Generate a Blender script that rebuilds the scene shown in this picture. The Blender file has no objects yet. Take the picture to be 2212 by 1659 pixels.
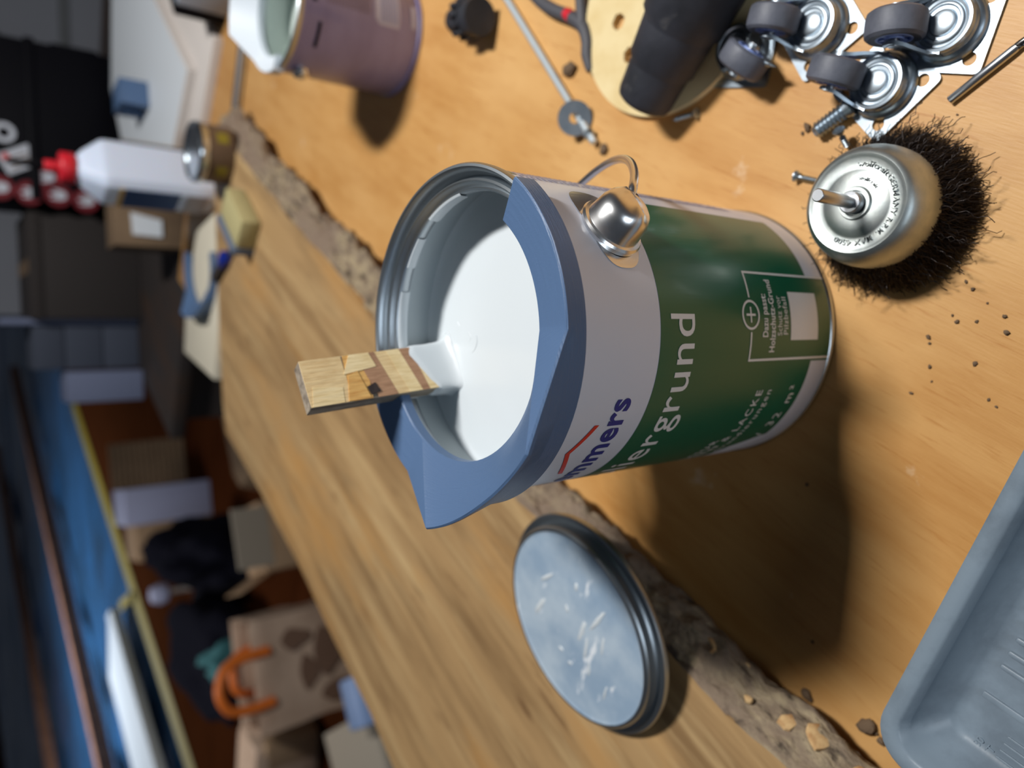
import bpy, bmesh, math, random
from mathutils import Vector, Matrix, noise

random.seed(7)
S = bpy.context.scene
COL = S.collection
R_ = math.radians
PI = math.pi

# ------------------------------------------------------------------ camera
cam = bpy.data.cameras.new('camera')
cam_o = bpy.data.objects.new('camera', cam)
COL.objects.link(cam_o)
cr = Vector((0.99757406, 0.05009804, -0.04833408))
cu = Vector((0.00621007, 0.62751113, 0.77858283))
cf = Vector((-0.06933565, 0.77699419, -0.62567771))
M = Matrix.Identity(4)
for i in range(3):
    M[i][0] = -cu[i]          # the phone was held upright, the frame is stored lying on its side
    M[i][1] = cr[i]
    M[i][2] = -cf[i]
    M[i][3] = (0.0, -0.26208, 0.37065)[i]
cam_o.matrix_world = M
cam.sensor_fit = 'HORIZONTAL'
cam.sensor_width = 36.0
cam.lens = 36.0 * 1580.3 / 2212.0
cam.clip_start = 0.01
cam.clip_end = 60
cam.dof.use_dof = True
cam.dof.focus_distance = 0.285
cam.dof.aperture_fstop = 5.6
S.camera = cam_o

# ------------------------------------------------------------------ world, lamps, exposure
w = bpy.data.worlds.new('world')
S.world = w
w.use_nodes = True
w.node_tree.nodes['Background'].inputs[0].default_value = (0.62, 0.72, 0.9, 1)
w.node_tree.nodes['Background'].inputs[1].default_value = 0.045

def area(name, loc, target, size, power, color=(1, 1, 1), shape='DISK', size_y=None):
    l = bpy.data.lights.new(name, 'AREA')
    l.shape = shape
    l.size = size
    if size_y:
        l.size_y = size_y
    l.energy = power
    l.color = color
    o = bpy.data.objects.new(name, l)
    COL.objects.link(o)
    o.location = loc
    d = Vector(target) - Vector(loc)
    o.rotation_euler = d.to_track_quat('-Z', 'Y').to_euler()
    return o

area('work_lamp', (0.70, 0.105, 1.40), (0.05, 0.18, 0.0), 0.29, 28.5, (1.0, 0.985, 0.96), 'RECTANGLE', 0.12)
area('front_fill', (-0.35, -2.0, 0.75), (0.0, 0.1, 0.05), 0.9, 9.0, (0.78, 0.89, 1.0))  # soft cool fill from behind the camera, its source unseen
area('room_lamp', (-3.2, 6.8, 2.5), (-3.2, 6.8, -0.7), 1.4, 125, (0.86, 0.93, 1.0)).data.spread = R_(116)
area('clutter_fill', (-1.45, 2.7, 1.7), (-1.45, 2.7, -0.7), 0.6, 8.5, (1.0, 0.95, 0.9)).data.spread = R_(96)  # added fill light that brightens the floor clutter, kept off the bench

S.view_settings.view_transform = 'Standard'
S.view_settings.look = 'None'
S.view_settings.exposure = 0.0
S.view_settings.gamma = 1.0
S.view_settings.use_curve_mapping = False

# ------------------------------------------------------------------ materials
def srgb(r, g, b):
    def f(c):
        c /= 255.0
        return c / 12.92 if c <= 0.04045 else ((c + 0.055) / 1.055) ** 2.4
    return (f(r), f(g), f(b), 1)

MATS = {}
def mat(name, col, rough=0.5, metal=0.0, spec=0.5, var=None, bump=None, coat=0.0, trans=0.0, aniso=None, sss=0):
    """var=(col2, scale, (sx,sy,sz), lo, hi); bump=(scale,(sx,sy,sz),strength,dist)"""
    if name in MATS:
        return MATS[name]
    m = bpy.data.materials.new(name)
    m.use_nodes = True
    nt = m.node_tree
    b = nt.nodes['Principled BSDF']
    b.inputs['Base Color'].default_value = col
    b.inputs['Roughness'].default_value = rough
    b.inputs['Metallic'].default_value = metal
    b.inputs['Specular IOR Level'].default_value = spec
    b.inputs['Coat Weight'].default_value = coat
    b.inputs['Coat Roughness'].default_value = 0.12
    b.inputs['Transmission Weight'].default_value = trans
    if sss:
        b.inputs['Subsurface Weight'].default_value = sss
        b.inputs['Subsurface Scale'].default_value = 0.004
    tc = nt.nodes.new('ShaderNodeTexCoord')
    if var:
        layers = var if isinstance(var, list) else [var]
        prev = col
        last = None
        for (c2, sc, st, lo, hi) in layers:
            mp = nt.nodes.new('ShaderNodeMapping')
            mp.inputs['Scale'].default_value = st
            nt.links.new(tc.outputs['Object'], mp.inputs[0])
            n = nt.nodes.new('ShaderNodeTexNoise')
            n.inputs['Scale'].default_value = sc
            n.inputs['Detail'].default_value = 6
            n.inputs['Roughness'].default_value = 0.6
            nt.links.new(mp.outputs[0], n.inputs['Vector'])
            rmp = nt.nodes.new('ShaderNodeMapRange')
            rmp.inputs['From Min'].default_value = lo
            rmp.inputs['From Max'].default_value = hi
            nt.links.new(n.outputs['Fac'], rmp.inputs['Value'])
            mx = nt.nodes.new('ShaderNodeMix')
            mx.data_type = 'RGBA'
            nt.links.new(rmp.outputs[0], mx.inputs[0])
            if last is None:
                mx.inputs[6].default_value = col
            else:
                nt.links.new(last, mx.inputs[6])
            mx.inputs[7].default_value = c2
            last = mx.outputs[2]
        nt.links.new(last, b.inputs['Base Color'])
    if bump:
        layers = bump if isinstance(bump, list) else [bump]
        last = None
        for (sc, st, strength, dist) in layers:
            mp = nt.nodes.new('ShaderNodeMapping')
            mp.inputs['Scale'].default_value = st
            nt.links.new(tc.outputs['Object'], mp.inputs[0])
            n = nt.nodes.new('ShaderNodeTexNoise')
            n.inputs['Scale'].default_value = sc
            n.inputs['Detail'].default_value = 4
            nt.links.new(mp.outputs[0], n.inputs['Vector'])
            bp = nt.nodes.new('ShaderNodeBump')
            bp.inputs['Strength'].default_value = strength
            bp.inputs['Distance'].default_value = dist
            nt.links.new(n.outputs['Fac'], bp.inputs['Height'])
            if last is not None:
                nt.links.new(last, bp.inputs['Normal'])
            last = bp.outputs[0]
        nt.links.new(last, b.inputs['Normal'])
    MATS[name] = m
    return m

M_BENCH = mat('beech_plywood', srgb(202, 152, 90), 0.5, var=[
    (srgb(184, 130, 68), 9, (1, 6, 1), 0.42, 0.72),
    (srgb(222, 178, 118), 3.2, (1, 1.6, 1), 0.46, 0.75),
    (srgb(176, 118, 56), 160, (0.25, 3, 1), 0.58, 0.78),
    (srgb(228, 205, 175), 24, (1, 1, 1), 0.66, 0.8)],
    bump=[(420, (0.25, 2.2, 1), 0.16, 0.0006), (260, (2.2, 0.3, 1), 0.08, 0.0005)])
M_SLAB = mat('live_edge_wood', srgb(170, 137, 94), 0.55, var=[
    (srgb(132, 103, 68), 5, (0.8, 7, 3), 0.44, 0.66),
    (srgb(194, 164, 118), 8, (0.5, 6, 3), 0.5, 0.75),
    (srgb(112, 82, 52), 14, (0.9, 5, 2), 0.6, 0.76),
    (srgb(192, 142, 80), 3, (1, 4, 1), 0.52, 0.75)],
    bump=(200, (0.3, 3, 1), 0.1, 0.0006))
M_BARK = mat('bark', srgb(122, 106, 88), 0.9, var=[
    (srgb(158, 142, 114), 110, (0.5, 1, 1.6), 0.44, 0.62),
    (srgb(46, 36, 28), 95, (0.5, 1, 2.2), 0.55, 0.66),
    (srgb(126, 108, 92), 14, (1, 1, 1), 0.45, 0.6)],
    bump=[(160, (0.6, 1, 2), 0.9, 0.004), (500, (1, 1, 1), 0.5, 0.001)])
M_SAPWOOD = mat('bare_sapwood', srgb(210, 176, 126), 0.8, var=(srgb(170, 126, 80), 90, (1, 1, 1), 0.4, 0.6))
M_BLUEP = mat('blue_printed_plastic', srgb(80, 105, 140), 0.38, spec=0.5,
              bump=[(2400, (0.03, 0.03, 1.0), 0.5, 0.0004), (1500, (1, 0.2, 0.2), 0.16, 0.0003)])
M_WHITEP = mat('white_printed_plastic', srgb(206, 214, 222), 0.42)
M_PAINT = mat('white_paint', srgb(210, 217, 221), 0.2, spec=0.5, bump=(14, (1, 2.5, 1), 0.12, 0.003))
M_TIN = mat('tinplate', (0.60, 0.63, 0.65, 1), 0.24, 1.0, bump=(60, (1, 1, 1), 0.05, 0.001))
M_TINDULL = mat('dull_tinplate', (0.42, 0.46, 0.49, 1), 0.38, 1.0, bump=(90, (1, 1, 1), 0.08, 0.001))
M_CHROME = mat('polished_tin', (0.78, 0.78, 0.78, 1), 0.27, 1.0)
M_ZINC = mat('zinc_plated_steel', (0.42, 0.48, 0.53, 1), 0.38, 1.0,
             var=((0.33, 0.39, 0.45, 1), 120, (1, 1, 1), 0.4, 0.65), bump=(300, (1, 1, 1), 0.06, 0.0006))
M_GALV = mat('brushed_galvanised_cup', (0.50, 0.53, 0.51, 1), 0.44, 1.0,
             var=((0.42, 0.46, 0.46, 1), 150, (1, 1, 1), 0.4, 0.65), bump=(400, (1, 1, 1), 0.08, 0.0005))
M_ROD = mat('bright_zinc_rod', (0.80, 0.88, 0.92, 1), 0.42, 0.55)
M_STEEL = mat('bright_steel', (0.55, 0.57, 0.6, 1), 0.32, 1.0)
M_DARKST = mat('drill_steel', (0.3, 0.29, 0.28, 1), 0.24, 1.0)
M_LINER = mat('can_liner_lacquer', srgb(176, 186, 190), 0.32, spec=0.6)
M_LABELW = mat('label_white_print', srgb(210, 213, 224), 0.36, coat=0.12)
M_LABELG = mat('label_green_print', srgb(8, 92, 66), 0.34, coat=0.15)
M_INKW = mat('ink_white', srgb(226, 224, 222), 0.4)
M_INKB = mat('ink_blue', srgb(16, 38, 128), 0.35)
M_INKLB = mat('ink_grey_blue', srgb(120, 130, 172), 0.45)
M_INKR = mat('ink_red', srgb(206, 42, 34), 0.35)
M_OSB = mat('osb_face', srgb(206, 170, 112), 0.7, var=[
    (srgb(226, 202, 152), 40, (1, 1, 3), 0.45, 0.6), (srgb(150, 108, 72), 28, (1, 1, 4.5), 0.58, 0.63)],
    bump=(160, (0.6, 1, 3), 0.35, 0.0012))
OSBC = [mat('osb_strand_a', srgb(228, 200, 150), 0.7, var=(srgb(204, 168, 116), 140, (4, 1, 0.6), 0.4, 0.7), bump=(300, (3, 1, 0.4), 0.3, 0.001)),
        mat('osb_strand_b', srgb(222, 174, 102), 0.7, var=(srgb(196, 140, 72), 140, (4, 1, 0.6), 0.4, 0.7), bump=(300, (3, 1, 0.4), 0.3, 0.001)),
        mat('osb_strand_c', srgb(176, 134, 102), 0.7, var=(srgb(146, 106, 78), 140, (4, 1, 0.6), 0.4, 0.7), bump=(300, (3, 1, 0.4), 0.3, 0.001)),
        mat('osb_strand_d', srgb(236, 212, 164), 0.7, var=(srgb(214, 184, 128), 140, (4, 1, 0.6), 0.4, 0.7), bump=(300, (3, 1, 0.4), 0.3, 0.001)),
        mat('osb_knot', srgb(44, 32, 30), 0.75, bump=(300, (1, 1, 1), 0.6, 0.001))]
M_OSBEDGE = mat('osb_edge', srgb(150, 138, 122), 0.8, var=(srgb(96, 84, 72), 150, (1, 1, 0.3), 0.4, 0.65), bump=(260, (1, 1, 0.4), 0.6, 0.001))
M_LIDPAINT = mat('lid_inside_with_paint_film', srgb(178, 194, 208), 0.36, spec=0.5, var=[
    (srgb(146, 168, 190), 22, (1, 1, 1), 0.4, 0.62), (srgb(226, 232, 238), 34, (2.4, 0.8, 1), 0.63, 0.68), (srgb(214, 222, 230), 110, (1, 1, 1), 0.69, 0.73)],
    bump=(120, (1, 1, 1), 0.15, 0.001))
M_TRAY = mat('grey_tray_plastic', srgb(122, 136, 148), 0.36, var=(srgb(104, 116, 127), 30, (1, 1, 1), 0.42, 0.62),
             bump=[(700, (1, 1, 1), 0.08, 0.0004), (40, (1, 1, 1), 0.04, 0.002)])
M_MAUVE = mat('mauve_can_label', srgb(138, 134, 178), 0.35, coat=0.2, var=(srgb(124, 118, 160), 12, (1, 1, 3), 0.4, 0.65))
M_MAUVEL = mat('pale_label_panel', srgb(176, 170, 182), 0.35)
M_RUBBER = mat('dusty_black_rubber', srgb(44, 46, 54), 0.6, var=[(srgb(30, 32, 38), 30, (1, 1, 1), 0.4, 0.6), (srgb(96, 94, 94), 40, (1, 1, 1), 0.6, 0.82)], bump=(220, (1, 1, 1), 0.2, 0.001))
M_TIRE = mat('grey_rubber_tyre', srgb(92, 95, 106), 0.55, var=(srgb(74, 77, 87), 60, (1, 1, 1), 0.4, 0.65), bump=(400, (1, 1, 1), 0.15, 0.0006))
M_HUB = mat('pale_blue_hub_plastic', srgb(140, 160, 214), 0.4)
M_DISC = mat('cream_sanding_disc', srgb(226, 206, 158), 0.85, var=(srgb(210, 184, 128), 22, (1, 1, 1), 0.45, 0.7), bump=(900, (1, 1, 1), 0.25, 0.0005))
M_BRISTLE = mat('crimped_wire', (0.042, 0.034, 0.032, 1), 0.38, 0.7)
M_BLACK = mat('black_plastic', srgb(8, 8, 14), 0.6, spec=0.12)
M_BOTTLE = mat('white_bottle_plastic', srgb(206, 219, 240), 0.4, sss=0.2)
M_RED = mat('red_cap_plastic', srgb(200, 30, 46), 0.42)
M_NAVY = mat('blue_bottle_label', srgb(38, 66, 108), 0.4)
M_GREYLAB = mat('grey_bottle_label', srgb(150, 146, 150), 0.5)
M_OCHRE = mat('ochre_stripe', srgb(196, 160, 80), 0.5)
M_BOARDW = mat('white_board_face', srgb(214, 220, 226), 0.5)
M_BOARDE = mat('white_board_edge', srgb(206, 198, 192), 0.6)
M_CREAM = mat('cream_panel', srgb(214, 206, 186), 0.6)
M_SPONGE = mat('yellow_foam', srgb(172, 162, 116), 0.9, bump=(400, (1, 1, 1), 0.6, 0.002), var=(srgb(120, 108, 60), 60, (1, 1, 1), 0.62, 0.75))
M_SPBLUE = mat('grey_blue_foam', srgb(92, 104, 124), 0.9)
M_CARD = mat('cardboard', srgb(170, 142, 112), 0.8, var=(srgb(150, 122, 92), 6, (1, 1, 1), 0.4, 0.65))
M_CARDG = mat('grey_cardboard', srgb(178, 168, 152), 0.8)
M_CARDD = mat('brown_carton', srgb(120, 98, 74), 0.8, var=(srgb(100, 80, 60), 8, (1, 1, 1), 0.4, 0.65))
M_KRAFT = mat('kraft_paper', srgb(196, 170, 148), 0.75, var=[(srgb(178, 150, 128), 6, (1, 1, 1), 0.4, 0.65)], bump=(14, (1, 1, 2), 0.3, 0.01))
M_KRAFTP = mat('brown_print', srgb(120, 92, 74), 0.7)
M_ORANGE = mat('orange_handle', srgb(240, 124, 44), 0.5)
M_NAVYCLOTH = mat('dark_navy_cloth', srgb(14, 15, 26), 0.95, spec=0.1, bump=(30, (1, 1, 1), 0.6, 0.02))
M_TEAL = mat('teal_cloth', srgb(56, 112, 118), 0.8)
M_LILAC = mat('lilac_white_board', srgb(168, 174, 206), 0.6)
M_FLOOR = mat('dark_brown_floor', srgb(64, 33, 16), 0.95, spec=0.0, var=(srgb(54, 27, 13), 3, (1, 6, 1), 0.4, 0.65))
M_FILM = mat('blue_masking_film', srgb(40, 86, 130), 0.2, spec=0.9, var=(srgb(34, 62, 88), 1.2, (1, 2.4, 1), 0.4, 0.65))
M_TAPE = mat('yellow_tape', srgb(132, 114, 22), 0.6)
M_BATTEN = mat('brown_batten', srgb(150, 104, 78), 0.65, var=(srgb(110, 72, 54), 3, (6, 1, 6), 0.4, 0.65))
M_BLOCK = mat('grey_block', srgb(62, 68, 82), 0.85)
M_BLOCKL = mat('pale_block', srgb(108, 116, 142), 0.85)
M_BENCH2 = mat('dark_bench_wood', srgb(52, 46, 44), 0.7, var=(srgb(70, 50, 36), 3, (1, 4, 1), 0.45, 0.7))
M_WALL = mat('grey_wall_panel', srgb(150, 152, 160), 0.7)
M_SEAM = mat('wall_seam', srgb(118, 120, 122), 0.8)
M_CRUMB = mat('bark_crumb', srgb(104, 84, 64), 0.9, bump=(900, (1, 1, 1), 0.6, 0.001))
M_GREYBOX = mat('silver_grey_box', srgb(150, 158, 170), 0.5)
M_SILVER = mat('silver_lid', (0.6, 0.65, 0.68, 1), 0.2, 1.0)
M_YELPR = mat('yellow_print', srgb(128, 116, 34), 0.5)
M_TINBROWN = mat('brown_tin_print', srgb(96, 78, 62), 0.45)
M_DARKBOX = mat('dark_brown_box', srgb(42, 36, 34), 0.8)
M_CORD = mat('grey_cord', srgb(72, 72, 78), 0.6)

# ------------------------------------------------------------------ mesh helpers
def finish(name, me, m, parent=None, smooth=40, loc=None, rot=None):
    if m is not None:
        for mm in (m if isinstance(m, (list, tuple)) else [m]):
            me.materials.append(mm)
    if smooth is not None and len(me.polygons):
        me.polygons.foreach_set('use_smooth', [True] * len(me.polygons))
        me.set_sharp_from_angle(angle=R_(smooth))
    o = bpy.data.objects.new(name, me)
    COL.objects.link(o)
    if parent is not None:
        o.parent = parent
    if loc is not None:
        o.location = loc
    if rot is not None:
        o.rotation_euler = rot
    return o

def meshd(name, verts, faces):
    me = bpy.data.meshes.new(name)
    me.from_pydata([tuple(v) for v in verts], [], faces)
    me.update()
    return me

def bm_obj(name, bm, m, parent=None, smooth=40, loc=None, rot=None):
    bmesh.ops.recalc_face_normals(bm, faces=bm.faces[:])
    me = bpy.data.meshes.new(name)
    bm.to_mesh(me)
    bm.free()
    return finish(name, me, m, parent, smooth, loc, rot)

def thing(name, label, cat, loc=(0, 0, 0), rot=(0, 0, 0), group=None):
    o = bpy.data.objects.new(name, None)
    o.empty_display_size = 0.02
    COL.objects.link(o)
    o.location = loc
    o.rotation_euler = rot
    tag(o, label, cat, group)
    return o

def tag(o, label, cat, group=None):
    o['label'] = label
    o['category'] = cat
    if group:
        o['group'] = group
    return o

def struct(o, label=None):
    o['kind'] = 'structure'
    if label:
        o['label'] = label
    return o

def lathe(name, prof, m, parent=None, seg=96, a0=0.0, a1=360.0, smooth=40, loc=None, rot=None, closed=False):
    """prof list of (r,z); revolves about local z"""
    full = abs(a1 - a0 - 360) < 1e-6
    n = seg if full else seg + 1
    verts, faces = [], []
    k = len(prof)
    for i in range(n):
        a = R_(a0 + (a1 - a0) * i / seg)
        c, s = math.cos(a), math.sin(a)
        for (r, z) in prof:
            verts.append((r * c, r * s, z))
    for i in range(seg):
        j = (i + 1) % n
        for p in range(k if closed else k - 1):
            q = (p + 1) % k
            faces.append((i * k + p, j * k + p, j * k + q, i * k + q))
    bm = bmesh.new()
    me = meshd('t', verts, faces)
    bm.from_mesh(me)
    bpy.data.meshes.remove(me)
    bmesh.ops.remove_doubles(bm, verts=bm.verts[:], dist=1e-6)
    return bm_obj(name, bm, m, parent, smooth, loc, rot)

def box_bm(sx, sy, sz, bevel=0.0, seg=2, base=True):
    bm = bmesh.new()
    bmesh.ops.create_cube(bm, size=1.0)
    for v in bm.verts:
        v.co.x *= sx
        v.co.y *= sy
        v.co.z = v.co.z * sz + (sz / 2 if base else 0)
    if bevel:
        bmesh.ops.bevel(bm, geom=bm.edges[:], offset=bevel, segments=seg, affect='EDGES', profile=0.5)
    return bm

def box(name, size, m, parent=None, loc=(0, 0, 0), rot=(0, 0, 0), bevel=0.0, base=True):
    return bm_obj(name, box_bm(*size, bevel=bevel, base=base), m, parent, 40, loc, rot)

def prism_bm(poly, z0, z1, bevel=0.0):
    bm = bmesh.new()
    a = [bm.verts.new((x, y, z0)) for x, y in poly]
    b = [bm.verts.new((x, y, z1)) for x, y in poly]
    n = len(poly)
    bm.faces.new(a[::-1])
    top = bm.faces.new(b)
    for i in range(n):
        bm.faces.new((a[i], a[(i + 1) % n], b[(i + 1) % n], b[i]))
    bmesh.ops.recalc_face_normals(bm, faces=bm.faces[:])
    if bevel:
        bmesh.ops.bevel(bm, geom=list(top.edges), offset=bevel, segments=2, affect='EDGES', profile=0.5)
    return bm

def prism(name, poly, z0, z1, m, parent=None, bevel=0.0, loc=None, rot=None):
    return bm_obj(name, prism_bm(poly, z0, z1, bevel), m, parent, 40, loc, rot)

def tube_data(pts, rad, n=10, cap=True):
    pts = [Vector(p) for p in pts]
    rads = rad if isinstance(rad, (list, tuple)) else [rad] * len(pts)
    verts, faces = [], []
    prev = None
    for i, p in enumerate(pts):
        t = (pts[min(i + 1, len(pts) - 1)] - pts[max(i - 1, 0)]).normalized()
        if prev is None:
            ref = Vector((0, 0, 1)) if abs(t.z) < 0.9 else Vector((1, 0, 0))
            a = t.cross(ref).normalized()
        else:
            a = (prev - t * prev.dot(t)).normalized()
        prev = a
        b = t.cross(a)
        for k in range(n):
            th = 2 * PI * k / n
            verts.append(p + (a * math.cos(th) + b * math.sin(th)) * rads[i])
    for i in range(len(pts) - 1):
        for k in range(n):
            l = (k + 1) % n
            faces.append((i * n + k, i * n + l, (i + 1) * n + l, (i + 1) * n + k))
    if cap:
        faces.append(tuple(range(n))[::-1])
        faces.append(tuple((len(pts) - 1) * n + k for k in range(n)))
    return verts, faces

def tube(name, pts, rad, m, parent=None, n=12, smooth=50, loc=None, rot=None):
    v, f = tube_data(pts, rad, n)
    return finish(name, meshd(name, v, f), m, parent, smooth, loc, rot)

def spline(pts, per=8):
    pts = [Vector(p) for p in pts]
    out = []
    for i in range(len(pts) - 1):
        p0, p1, p2, p3 = pts[max(i - 1, 0)], pts[i], pts[i + 1], pts[min(i + 2, len(pts) - 1)]
        for k in range(per):
            t = k / per
            out.append(0.5 * ((2 * p1) + (p2 - p0) * t + (2 * p0 - 5 * p1 + 4 * p2 - p3) * t * t + (3 * p1 - p0 - 3 * p2 + p3) * t ** 3))
    out.append(pts[-1])
    return out

def text_bm(s, size, bold=0.0, spacing=1.0, align='LEFT'):
    c = bpy.data.curves.new('t', 'FONT')
    c.body = s
    c.size = size
    c.offset = bold * size
    c.space_character = spacing
    c.align_x = align
    c.resolution_u = 4
    o = bpy.data.objects.new('t', c)
    COL.objects.link(o)
    bpy.context.view_layer.update()
    me = bpy.data.meshes.new_from_object(o.evaluated_get(bpy.context.evaluated_depsgraph_get()))
    bm = bmesh.new()
    bm.from_mesh(me)
    bpy.data.objects.remove(o)
    bpy.data.curves.remove(c)
    bpy.data.meshes.remove(me)
    return bm

def poly_bm(poly):
    bm = bmesh.new()
    f = bm.faces.new([bm.verts.new((x, y, 0)) for x, y in poly])
    bm.normal_update()
    bmesh.ops.triangulate(bm, faces=[f])
    return bm

def slice_x(bm, step):
    xs = [v.co.x for v in bm.verts]
    x = math.floor(min(xs) / step) * step + step
    while x < max(xs):
        bmesh.ops.bisect_plane(bm, geom=bm.verts[:] + bm.edges[:] + bm.faces[:], plane_co=(x, 0, 0), plane_no=(1, 0, 0))
        x += step

def wrap(name, bm, rad, m, parent, lift=0.0003, step=0.003):
    """flat print (x along the wall, y up) laid round a cylinder; x=0 faces -y, x grows to +x"""
    slice_x(bm, step)
    rr = rad + lift
    for v in bm.verts:
        a = v.co.x / rad
        v.co = Vector((rr * math.sin(a), -rr * math.cos(a), v.co.y))
    for f in bm.faces:
        f.normal_update()
        c = f.calc_center_median()
        if f.normal.dot(Vector((c.x, c.y, 0))) < 0:
            f.normal_flip()
    me = bpy.data.meshes.new(name)
    bm.to_mesh(me)
    bm.free()
    return finish(name, me, m, parent, None)

def bounds(bm):
    xs = [v.co.x for v in bm.verts]
    ys = [v.co.y for v in bm.verts]
    return min(xs), max(xs), min(ys), max(ys)

def place(bm, right=None, left=None, centre=None, base=0.0, stretch=1.0, width=None):
    x0, x1, y0, y1 = bounds(bm)
    if width:
        stretch = width / (x1 - x0)
    for v in bm.verts:
        v.co.x *= stretch
    x0 *= stretch
    x1 *= stretch
    d = (right - x1) if right is not None else (left - x0) if left is not None else centre - (x0 + x1) / 2
    for v in bm.verts:
        v.co.x += d
        v.co.y += base
    return bm

def bm_join(dst, src):
    me = bpy.data.meshes.new('j')
    src.to_mesh(me)
    src.free()
    dst.from_mesh(me)
    bpy.data.meshes.remove(me)

# ------------------------------------------------------------------ room
FZ = -0.7
D = Vector((0.47, 0.883, 0)).normalized()      # along the bench
N = Vector((D.y, -D.x, 0))                     # across it, to the right
ANG = math.atan2(D.y, D.x)
def dn(d, n, z=0.0):
    return D * d + N * n + Vector((0, 0, z))

fl = box('floor', (40, 44, 0.1), M_FLOOR, loc=(-8, 12, FZ - 0.1))
struct(fl, 'dark brown wooden floor')
wb = box('wall_back', (4.0, 0.08, 2.8), M_WALL, loc=(2.07, 2.64, FZ), rot=(0, 0, R_(-4)))
struct(wb, 'grey panelled wall')
seam = box('panel_seam', (0.025, 0.01, 2.8), M_SEAM, wb, loc=(-1.12, -0.042, 0))
seam2 = box('panel_seam', (4.0, 0.01, 0.03), M_SEAM, wb, loc=(0, -0.042, 0.63))

# ------------------------------------------------------------------ workbench
bench = thing('workbench', 'long workbench with an orange-brown beech plywood top under the paint cans', 'workbench', (0, 0, 0), (0, 0, ANG))
# local x = D, local y = -N
bm = box_bm(1.95, 1.55, 0.04, 0.002)
bm_obj('bench_top', bm, M_BENCH, bench, 40, (0.105, -0.315, -0.04))
for lx in (-0.80, 1.0):
    for ly in (-1.02, 0.38):
        box('leg', (0.07, 0.07, 0.66), M_BENCH2, bench, loc=(lx, ly, FZ))
box('apron', (1.75, 0.02, 0.09), M_BENCH2, bench, loc=(0.1, 0.40, -0.13))
box('apron', (1.75, 0.02, 0.09), M_BENCH2, bench, loc=(0.1, -1.04, -0.13))

# low bench behind
b2 = thing('storage_bench', 'dark low bench standing behind the workbench and carrying boxes', 'bench', (0, 0, 0), (0, 0, ANG))
box('bench_top', (0.95, 1.9, 0.03), M_BENCH2, b2, loc=(1.60, -0.10, -0.06), bevel=0.004)
box('front_panel', (0.03, 1.84, 0.5), M_BENCH2, b2, loc=(1.17, -0.10, -0.56))
for ly in (-0.98, 0.78):
    box('leg', (0.06, 0.06, 0.64), M_BENCH2, b2, loc=(2.0, ly, FZ))
    box('leg', (0.06, 0.06, 0.64), M_BENCH2, b2, loc=(1.21, ly, FZ))

# ------------------------------------------------------------------ main paint can
CR, CH = 0.07, 0.1912
can = thing('paint_can', 'open green and white paint can with blue spout, full of white primer, in the centre', 'paint can')
lathe('body', [(0.0, 0.003), (0.066, 0.003), (0.0690, 0.0032), (0.070, 0.0042), (CR, 0.1795), (0.0702, 0.182), (0.0702, 0.187)], M_LABELW, can, 160)
lathe('bottom_rim', [(0.0665, 0.0), (0.0690, 0.0), (0.0706, 0.0008), (0.0709, 0.0020), (0.0705, 0.0033), (0.0697, 0.0039), (0.0675, 0.0036), (0.0665, 0.0)], M_TIN, can, 128)
lathe('top_rim', [(0.0700, 0.183), (0.0709, 0.1858), (0.0717, 0.1880), (0.0718, 0.1900), (0.0711, 0.1912), (0.0700, 0.1914), (0.0690, 0.1906),
                  (0.0684, 0.1880), (0.0681, 0.1852), (0.0670, 0.1840), (0.0662, 0.1850), (0.0658, 0.1866), (0.0648, 0.1873), (0.0640, 0.1864),
                  (0.0636, 0.1846), (0.0626, 0.1838), (0.0618, 0.1846), (0.0612, 0.1838), (0.0612, 0.1800), (0.0622, 0.1786)], M_TINDULL, can, 160)
lathe('inner_wall', [(0.0622, 0.1787), (0.0660, 0.1782), (0.0684, 0.1760), (0.0688, 0.155), (0.0688, 0.01)], M_LINER, can, 128)
lathe('paint_film', [(0.0611, 0.1838), (0.0606, 0.1832), (0.0605, 0.1800), (0.0614, 0.1783)], M_PAINT, can, 60, 70, 122)
lathe('paint_film', [(0.0615, 0.1842), (0.0606, 0.1835), (0.0603, 0.1796), (0.0612, 0.1776)], M_PAINT, can, 40, 5, 30)
lathe('paint_film', [(0.0611, 0.1836), (0.0607, 0.1832), (0.0606, 0.1806), (0.0614, 0.1786)], M_PAINT, can, 20, 42, 58)
# paint surface with slow stirring ripples
verts, faces = [], []
nr, na = 36, 96
for i in range(nr + 1):
    r = 0.0688 * i / nr
    for k in range(na):
        a = 2 * PI * k / na
        x, y = r * math.cos(a), r * math.sin(a)
        d = math.hypot(x + 0.015, y - 0.045)
        z = 0.160 + 0.0010 * math.exp(-(d / 0.02) ** 2) + 0.0004 * math.sin(42 * (x * 0.8 + y * 0.5) + 30 * d) * math.exp(-(d / 0.035) ** 2)
        z += 0.0012 * max(0, (i / nr - 0.94) / 0.06) ** 2
        verts.append((x, y, z))
for i in range(nr):
    for k in range(na):
        l = (k + 1) % na
        faces.append((i * na + k, (i + 1) * na + k, (i + 1) * na + l, i * na + l))
finish('paint', meshd('paint', verts, faces), M_PAINT, can, 60)['label'] = 'white liquid primer'

for pts in (((0.0005, 0.0330), (-0.0015, 0.0310), (-0.0035, 0.0315), (-0.0050, 0.0330)), ((-0.0010, 0.0262), (-0.0040, 0.0258), (-0.0075, 0.0275), (-0.0100, 0.0310)), ((-0.0125, 0.0335), (-0.0150, 0.0338)), ((0.0055, 0.0420), (0.0035, 0.0405))):
    tube('paint_wrinkle', spline([(x, y, 0.1603) for x, y in pts], 5), 0.00055, M_PAINT, can, 8)

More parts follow.
